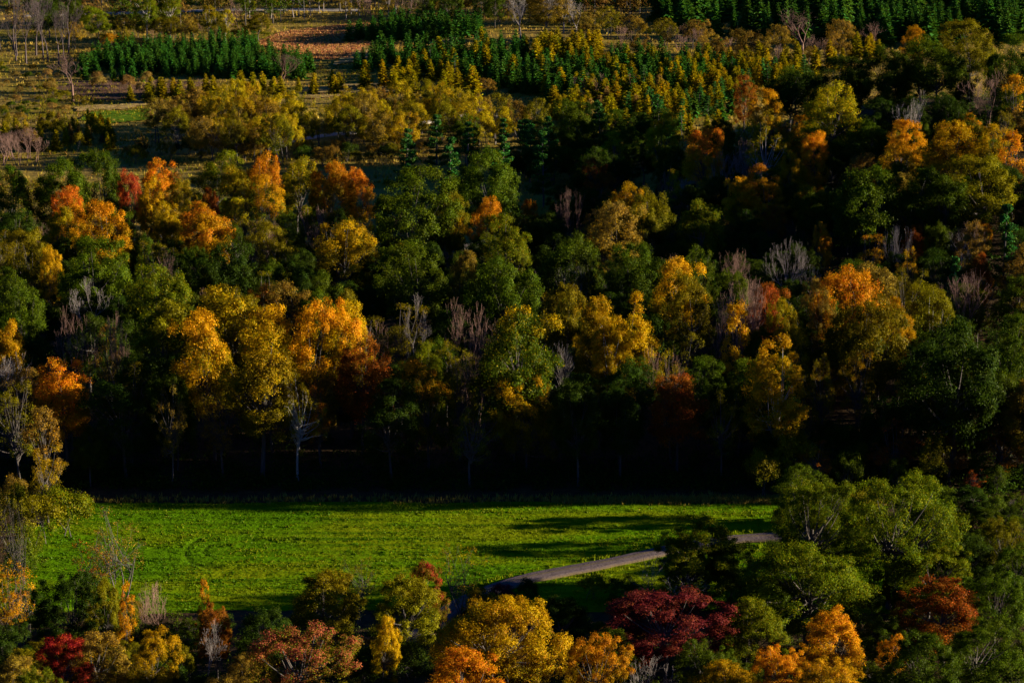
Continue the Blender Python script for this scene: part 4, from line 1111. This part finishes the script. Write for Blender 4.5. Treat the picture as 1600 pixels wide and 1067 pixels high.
ku = (uy < forest_far(ux) + 2) & (np.abs(ux) < 0.23 * uy + 6); ux, uy = ux[ku], uy[ku]
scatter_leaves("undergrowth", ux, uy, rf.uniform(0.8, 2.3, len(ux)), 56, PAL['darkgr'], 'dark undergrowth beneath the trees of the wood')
vx = rf.uniform(-66, 70, 3600); vy = rf.uniform(190, 268, 3600)
vq = np.array([project(a, b, float(terrain(a, b)) + 1.2)[:2] for a, b in zip(vx, vy)])
kv = vq[:, 1] > np.array([fg_limit(q) for q in vq[:, 0]]) + 8; vx, vy = vx[kv], vy[kv]
scatter_leaves("slope_undergrowth", vx, vy, rf.uniform(0.5, 1.4, len(vx)), 60, PAL['green'], 'dark green undergrowth between the foreground trees', 0.18)
sx = rf.uniform(-130, 140, 1100); sy = rf.uniform(425, 700, 1100)
ks = (sy > forest_far(sx) + 3) & (fbm(sx / 20, sy / 20, 95, 3) > 0.46)
scatter_leaves("low_scrub", sx[ks], sy[ks], rf.uniform(0.5, 1.5, ks.sum()), 45, PAL['larchol'], 'low olive scrub over the valley flats', 0.24)
ks = (sy > forest_far(sx) + 3) & (fbm(sx / 20, sy / 20, 95, 3) < 0.42)
scatter_leaves("brown_scrub", sx[ks], sy[ks], rf.uniform(0.4, 1.2, ks.sum()), 40, PAL['tan'], 'low brown scrub over the valley flats', 0.22)

# ----------------------------------------------------------------------------
# belts of trees over the valley flats; polygons hold the feet of the trees
# ----------------------------------------------------------------------------
def belt(poly, n, mind, rng):
    pts = []
    xs_ = [p[0] for p in poly]; ys_ = [p[1] for p in poly]
    for k in range(n * 40):
        if len(pts) >= n: break
        px = rng.uniform(min(xs_), max(xs_)); py = rng.uniform(min(ys_), max(ys_))
        if not inpoly(np.array([px]), np.array([py]), poly)[0]: continue
        x, y, z, d = solve(px, py)
        if any((x - a) ** 2 + (y - b) ** 2 < mind * mind for a, b, _ in pts): continue
        pts.append((x, y, d))
    return pts
rb = np.random.default_rng(4242)
conif = []
def add_conifers(poly, n, mind, h0, h1, label, group, aspect=0.56):
    for x, y, d in belt(poly, n, mind, rb):
        H = rb.uniform(h0, h1)
        conif.append((H / d, x, y, H, H * aspect * rb.uniform(0.72, 1.35), label, group))
add_conifers([(118, 118), (165, 84), (300, 76), (395, 74), (420, 90), (495, 112), (470, 126), (400, 124), (250, 122)], 230, 1.9, 4.2, 6.2, 'young dark green spruce in the dense plantation block', 'spruces of the plantation block')
add_conifers([(100, 120), (128, 112), (240, 122), (235, 132), (110, 126)], 14, 1.8, 3.0, 5.0, 'small dark spruce at the near side of the plantation', 'spruces before the plantation block')
add_conifers([(535, 68), (610, 44), (745, 44), (760, 58), (650, 66)], 90, 1.9, 4.5, 7.0, 'young spruce in the group right of the rust clearing', 'spruces right of the rust clearing')
add_conifers([(545, 112), (600, 82), (720, 80), (860, 78), (900, 108), (1010, 95), (1140, 100), (1160, 128), (960, 178), (850, 158), (700, 126)], 330, 2.0, 4.2, 7.2, 'dark green spruce among the golden larches', 'spruces among the larches')
add_conifers([(1015, 52), (1180, 62), (1380, 78), (1600, 70), (1600, -30), (1000, -30)], 300, 3.0, 8.0, 12.5, 'tall dark spruce in the forest behind the hill', 'tall spruces behind the hill')
conif.sort(key=lambda c: -c[0])
for (_, x, y, H, w, lab, grp) in conif[:300]:
    place('tallspruce' if H > 7.9 else 'spruce', x, y, w, H, 'spruce', lab, grp)
rest = conif[300:]
if rest:
    p0 = PROTO['spruce'][0]['crown']
    co = np.empty(len(p0.vertices) * 3, np.float32); p0.vertices.foreach_get("co", co); co = co.reshape(-1, 3)
    fi = np.empty(len(p0.polygons) * 4, np.int32); p0.loops.foreach_get("vertex_index", fi); fi = fi.reshape(-1, 4)
    V, F, C = [], [], []
    for q, (_, x, y, H, w, _l, _g) in enumerate(rest):
        a = rb.uniform(0, 6.28); R = np.array([[math.cos(a), -math.sin(a), 0], [math.sin(a), math.cos(a), 0], [0, 0, 1]])
        V.append((co * np.array([w / 2 / 1.35, w / 2 / 1.35, H / 6.0])) @ R.T + np.array([x, y, float(terrain(x, y))]))
        F.append(fi + q * len(co)); C.append(np.full(len(fi), rb.random()))
    F = np.concatenate(F)
    me = mesh_np("spruce_thicket", np.concatenate(V), F, 4, LEAVES, {'clump': ('FACE', np.concatenate(C)), 'leaf': ('FACE', rb.random(len(F))), 'hgt': ('FACE', rb.random(len(F)))})
    o = link("spruce_thicket", me); o['kind'] = 'stuff'; o['label'] = 'smaller spruces merging into a dark green thicket'; o['category'] = 'spruces'; dress(o, PAL['spruce'])

def add_belt(poly, n, mind, kinds, h0, h1, aspect, label, group, barkm=None):
    pts = belt(poly, n, mind, rb)
    pts.sort(key=lambda p: p[1])
    rows = max(1, math.ceil(len(pts) / 16)); per = math.ceil(len(pts) / rows)
    for ri in range(rows):
        row = sorted(pts[ri * per:(ri + 1) * per], key=lambda p: p[0] / p[1])
        rn = '' if rows == 1 else ['front', 'back'][ri] + ' row, ' if rows == 2 else (ORD[ri] + ' row, ' if ri < rows - 1 else 'back row, ')
        for i, (x, y, d) in enumerate(row):
            pr, pal = kinds[int(rb.integers(len(kinds)))]
            H = rb.uniform(h0, h1)
            what = {'larch': 'larch', 'willow': 'willow', 'pine': 'pine', 'shrub': 'shrub', 'sapling': 'sapling', 'bare': 'bare tree', 'fan': 'bare bush tree', 'tallbare': 'tall bare tree'}.get(pr, 'tree')
            col = {'larch': 'golden', 'larchol': 'olive gold', 'willow': 'olive gold', 'olive': 'olive', 'brown': 'brown', 'tan': 'tan', 'green': 'green', 'darkgr': 'dark green', 'pine': 'blue green', 'ygreen': 'yellow green'}.get(pal, '')
            lab = f"{col} {what}, {ORD[i]} from left, {rn}{group}".strip()
            place(pr, x, y, H * aspect * rb.uniform(0.85, 1.2), H, pal, lab, group, barkm=barkm or (TWIG_PURPLE if pr in ('bare', 'fan', 'tallbare') else None))
L1 = [('larch', 'larch'), ('larch', 'larch'), ('larch', 'larchol')]
L2 = [('larch', 'larchol'), ('larch', 'larchol'), ('larch', 'larch')]
add_belt([(830, 112), (935, 108), (935, 84), (850, 84)], 26, 2.2, L1, 6.0, 8.5, 0.58, 'golden larch in the block left of the larch row', 'larches of the golden block')
add_belt([(560, 112), (720, 84), (860, 84), (1000, 100), (1150, 110), (1150, 130), (960, 172), (850, 150)], 48, 3.0, [('larch', 'larch'), ('larch', 'larchol'), ('larch', 'larchol'), ('pine', 'pine')], 5.0, 8.0, 0.6, '', 'scattered larches among the spruces')
add_belt([(1000, 132), (1120, 158), (1250, 124), (1375, 100), (1365, 86), (1200, 104), (1060, 120)], 74, 2.0, L1, 5.0, 7.5, 0.58, 'golden larch in the long row before the hill', 'larches of the long golden row')
add_belt([(850, 182), (940, 145), (1080, 165), (1010, 195), (910, 210)], 44, 2.4, L2 + [('larch', 'tan')], 5.0, 8.0, 0.6, 'olive gold larch in the mixed patch right of the willows', 'larches of the mixed patch')
add_belt([(545, 138), (640, 122), (735, 138), (700, 148), (600, 146)], 16, 2.4, L1, 5.0, 7.5, 0.6, 'golden larch along the straw strip in the valley', 'larches along the straw strip')
add_belt([(180, 158), (230, 146), (400, 146), (540, 136), (545, 146), (400, 158), (240, 164)], 30, 2.4, L2, 3.5, 6.0, 0.6, 'olive larch in the loose line below the plantation', 'larches below the plantation')
add_belt([(0, 218), (30, 200), (150, 196), (180, 215), (180, 236), (90, 240), (0, 236)], 44, 2.0, [('larch', 'larchol'), ('shrub', 'olive'), ('larch', 'tan'), ('larch', 'larch')], 3.0, 5.0, 0.62, 'small olive larch in the thicket at the left of the valley', 'olive thicket at the left of the valley')
WI = [('willow', 'willow'), ('willow', 'willow'), ('willow', 'olive'), ('willow', 'brown')]
add_belt([(225, 232), (290, 200), (390, 194), (470, 198), (490, 235), (440, 262), (330, 258)], 34, 4.2, WI, 7.5, 11.0, 0.75, 'olive gold willow in the left clump of the valley', 'willows of the left clump')
add_belt([(490, 228), (560, 190), (700, 188), (780, 200), (860, 228), (800, 240), (700, 232), (600, 250)], 40, 4.2, WI, 7.5, 11.0, 0.75, 'olive gold willow in the right clump of the valley', 'willows of the right clump')
add_belt([(0, 100), (100, 104), (110, 84), (0, 74)], 16, 3.5, [('tallbare', None), ('bare', None)], 13.0, 18.0, 0.42, '', 'bare trees at the top left corner', barkm=TWIG_DARK)
add_belt([(380, 30), (610, 36), (640, 20), (380, 12)], 20, 4.0, [('tallbare', None), ('column', 'brown'), ('bare', None), ('column', 'ygreen')], 9.0, 13.0, 0.42, 'slender half bare tree in the row behind the rust clearing', 'half bare trees behind the rust clearing', barkm=TWIG_GREY)
add_belt([(790, 66), (905, 70), (900, 52), (790, 50)], 9, 3.0, [('tallbare', None), ('bare', None)], 11.0, 14.0, 0.45, 'tall bare tree in the clump at the top before the thicket', 'bare trees at the top centre', barkm=TWIG_GREY)
add_belt([(100, 80), (380, 72), (380, 55), (120, 60)], 18, 4.0, [('willow', 'olive'), ('willow', 'brown'), ('fan', None)], 5.0, 8.0, 0.8, 'dull bushy tree close behind the spruce plantation', 'bushy trees behind the plantation')
def far_wood(poly, n, mind):
    """a far wood that reads as one mass: thinned crowns and trunks joined"""
    V, C, TS = [], [], []
    for x, y, d in belt(poly, n, mind, rb):
        p = PROTO['round'][int(rb.integers(5))]
        if p.get('thin') is None:
            co = np.empty(len(p['crown'].vertices) * 3, np.float32); p['crown'].vertices.foreach_get("co", co)
            q = co.reshape(-1, 4, 3)[::22]; m = q.mean(1, keepdims=True); p['thin'] = m + (q - m) * 3.0
        H = rb.uniform(8, 13); a = rb.uniform(0, 6.28); R = np.array([[math.cos(a), -math.sin(a), 0], [math.sin(a), math.cos(a), 0], [0, 0, 1]])
        q = (p['thin'] * np.array([H * 0.36 / p['R'], H * 0.36 / p['R'], H / p['H']])) @ R.T + np.array([x, y, float(terrain(x, y))])
        V.append(q.reshape(-1, 3)); C.append(np.full(len(q), rb.random()))
        TS.append((x, y, -0.3, x, y, H * 0.7, 0.2, 0.08))
    V = np.concatenate(V); C = np.concatenate(C); F = np.arange(len(V)).reshape(-1, 4)
    FAR = foliage("leaves_far_wood", G['oak'], G['brn'], G['dk'], 0.6, 0.3, 0.25)
    o = link("far_wood", mesh_np("far_wood", V, F, 4, LEAVES, {'clump': ('FACE', C), 'leaf': ('FACE', rb.random(len(F))), 'hgt': ('FACE', C)}))
    o['kind'] = 'stuff'; o['category'] = 'wood'; dress(o, FAR); o['label'] = 'far dull wood closing the top of the valley'
    tr = link("trunks", mesh_np("far_wood_trunks", *tubes(TS, 5), 4, BARKM), o); dress(tr, BARK); tr['kind'] = 'stuff'
far_wood([(0, 72), (120, 66), (380, 44), (640, 14), (900, 46), (1000, 40), (1000, -38), (0, -38)], 170, 4.0)
add_belt([(900, 82), (1110, 100), (1150, 118), (1340, 106), (1330, 90), (1110, 84), (920, 66)], 24, 3.0, [('fan', None), ('willow', 'brown')], 5.0, 8.0, 0.8, 'greyish brown bushy tree behind the larch row', 'brown thickets behind the larch row')
add_belt([(880, 150), (1000, 130), (1010, 150), (900, 180)], 10, 3.0, [('fan', None)], 5.0, 7.0, 0.75, 'pinkish brown bare bush among the larches', 'bare bushes among the larches')
add_belt([(0, 245), (60, 248), (60, 258), (0, 262)], 8, 3.0, [('fan', None)], 5.0, 7.0, 0.9, 'grey bare bush at the left behind the wood', 'bare bushes behind the wood')
add_belt([(70, 150), (130, 130), (330, 138), (270, 152)], 14, 4.0, [('fan', None), ('shrub', 'tan')], 2.0, 4.0, 0.9, 'low brown bush on the scrub before the plantation', 'bushes on the brown scrub')
PI = [('pine', 'pine'), ('pine', 'pine'), ('round', 'green')]
add_belt([(610, 290), (700, 268), (860, 262), (930, 240), (940, 262), (850, 290)], 14, 4.0, PI, 11.0, 14.0, 0.55, 'blue green pine along the back edge of the wood', 'pines along the back edge of the wood')
add_belt([(880, 215), (1000, 180), (1080, 182), (1000, 215), (930, 232)], 18, 3.0, [('pine', 'pine'), ('larch', 'larchol')], 5.0, 8.5, 0.6, 'small blue green pine at the foot of the hill', 'pines at the foot of the hill')

add_belt([(1000, 215), (1100, 178), (1180, 150), (1260, 128), (1240, 118), (1100, 160), (1010, 190)], 40, 2.4, [('pine', 'pine'), ('larch', 'larchol'), ('larch', 'larch'), ('spruce', 'pine')], 4.5, 7.5, 0.55, '', 'young trees under the hill crest')
add_belt([(180, 262), (330, 250), (480, 262), (620, 262), (700, 240), (480, 240), (200, 240)], 46, 2.6, [('shrub', 'olive'), ('shrub', 'darkgr'), ('shrub', 'brown'), ('willow', 'brown')], 2.0, 4.5, 1.0, '', 'shrubs between wood and willows')
add_belt([(1222, 812), (1600, 800), (1600, 965), (1420, 965), (1222, 905)], 60, 2.6, [('near', 'green'), ('near', 'darkgr'), ('near', 'light'), ('shrub', 'green'), ('shrub', 'olive')], 2.6, 4.6, 1.1, '', 'thicket right of the meadow')
add_belt([(-10, 790), (42, 806), (48, 870), (40, 960), (-10, 980)], 18, 2.0, [('shrub', 'olive'), ('sapling', 'olive'), ('shrub', 'light'), ('shrub', 'brown')], 2.5, 6.0, 0.8, '', 'thicket left of the meadow')
add_belt([(0, 62), (130, 60), (130, 6), (0, 6)], 30, 3.4, [('round', 'darkgr'), ('round', 'green'), ('tall', 'darkgr'), ('bare', None)], 9.0, 13.0, 0.6, '', 'dark wood at the top left', barkm=TWIG_DARK)
add_belt([(560, 40), (900, 48), (900, 10), (560, 8)], 34, 3.4, [('round', 'darkgr'), ('round', 'green'), ('round', 'brown'), ('fan', None)], 7.0, 11.0, 0.7, '', 'dark wood at the top centre')
add_belt([(0, 108), (100, 112), (150, 160), (100, 196), (0, 192)], 46, 2.2, [('shrub', 'olive'), ('shrub', 'tan'), ('shrub', 'green'), ('shrub', 'brown')], 1.0, 2.6, 1.3, '', 'low shrubs on the rough ground')
add_belt([(780, 300), (1010, 300), (1030, 226), (880, 226)], 26, 4.0, [('round', 'darkgr'), ('round', 'green'), ('spread', 'darkgr')], 7.0, 10.0, 0.85, '', 'shaded trees left of the hill')
# shade trees of the meadow, right of the track
for (px, py, H, w, pal, lab) in ((1262, 852, 8.3, 7.0, 'green', 'green tree hidden behind the shadier oak by the track'), (1240, 812, 7.0, 6.5, 'green', 'small green tree at the far right end of the meadow')):
    x, y, z, d = solve(px, py)
    place('round', x, y, w, H, pal, lab)
add_belt([(1190, 782), (1600, 775), (1600, 690), (1190, 735)], 44, 3.0, [('sparse', 'olive'), ('shrub', 'olive'), ('shrub', 'green'), ('sparse', 'rust'), ('shrub', 'darkgr'), ('sparse', 'green')], 3.0, 8.0, 0.75, '', 'thicket under the huge dark oak')
add_belt([(1000, 226), (1050, 178), (1150, 150), (1190, 165), (1100, 215)], 30, 2.3, [('larch', 'larchol'), ('larch', 'larch'), ('pine', 'pine'), ('spruce', 'spruce')], 4.5, 7.0, 0.58, '', 'young trees at the hill foot')
# leave out what the picture shows nothing of: trees wholly hidden behind nearer crowns
GWX, GWY = 800, 534
zb = np.full((GWY, GWX), 1e9); ob = np.full((GWY, GWX), -1)
full = np.zeros(len(REG))
for i, (o, x, y, z, w, H, own) in enumerate(REG):
    cx, cy, d = project(x, y, z + H * 0.55)
    rx = max(w / 2 / d * FPX * 0.82, 1.5) / 2; ry = max(H * 0.46 / d * FPX * 0.92, 1.5) / 2
    cx /= 2; cy /= 2
    x0, x1 = int(max(cx - rx, 0)), int(min(cx + rx + 1, GWX)); y0, y1 = int(max(cy - ry, 0)), int(min(cy + ry + 1, GWY))
    full[i] = math.pi * rx * ry
    if x1 <= x0 or y1 <= y0: continue
    yy, xx = np.mgrid[y0:y1, x0:x1]
    ins = ((xx + 0.5 - cx) / rx) ** 2 + ((yy + 0.5 - cy) / ry) ** 2 < 1
    sub = zb[y0:y1, x0:x1]; so = ob[y0:y1, x0:x1]
    sel = ins & (sub > d); sub[sel] = d; so[sel] = i
seen = np.bincount(ob[ob >= 0], minlength=len(REG))
gone = 0
for i, (o, x, y, z, w, H, own) in enumerate(REG):
    if own or seen[i] > 0.015 * full[i] or (285 < y < 312) or (x > 36 and 285 < y < 480) or o.name.startswith('spruce'): continue
    sx_, sy_, d = project(x, y, z + H * 0.55)
    if seen[i] == 0 and (sx_ < -60 or sx_ > 1600): continue       # beside the view: they go on shading it
    for c in list(o.children): bpy.data.objects.remove(c)
    bpy.data.objects.remove(o); gone += 1
print("hidden", gone)
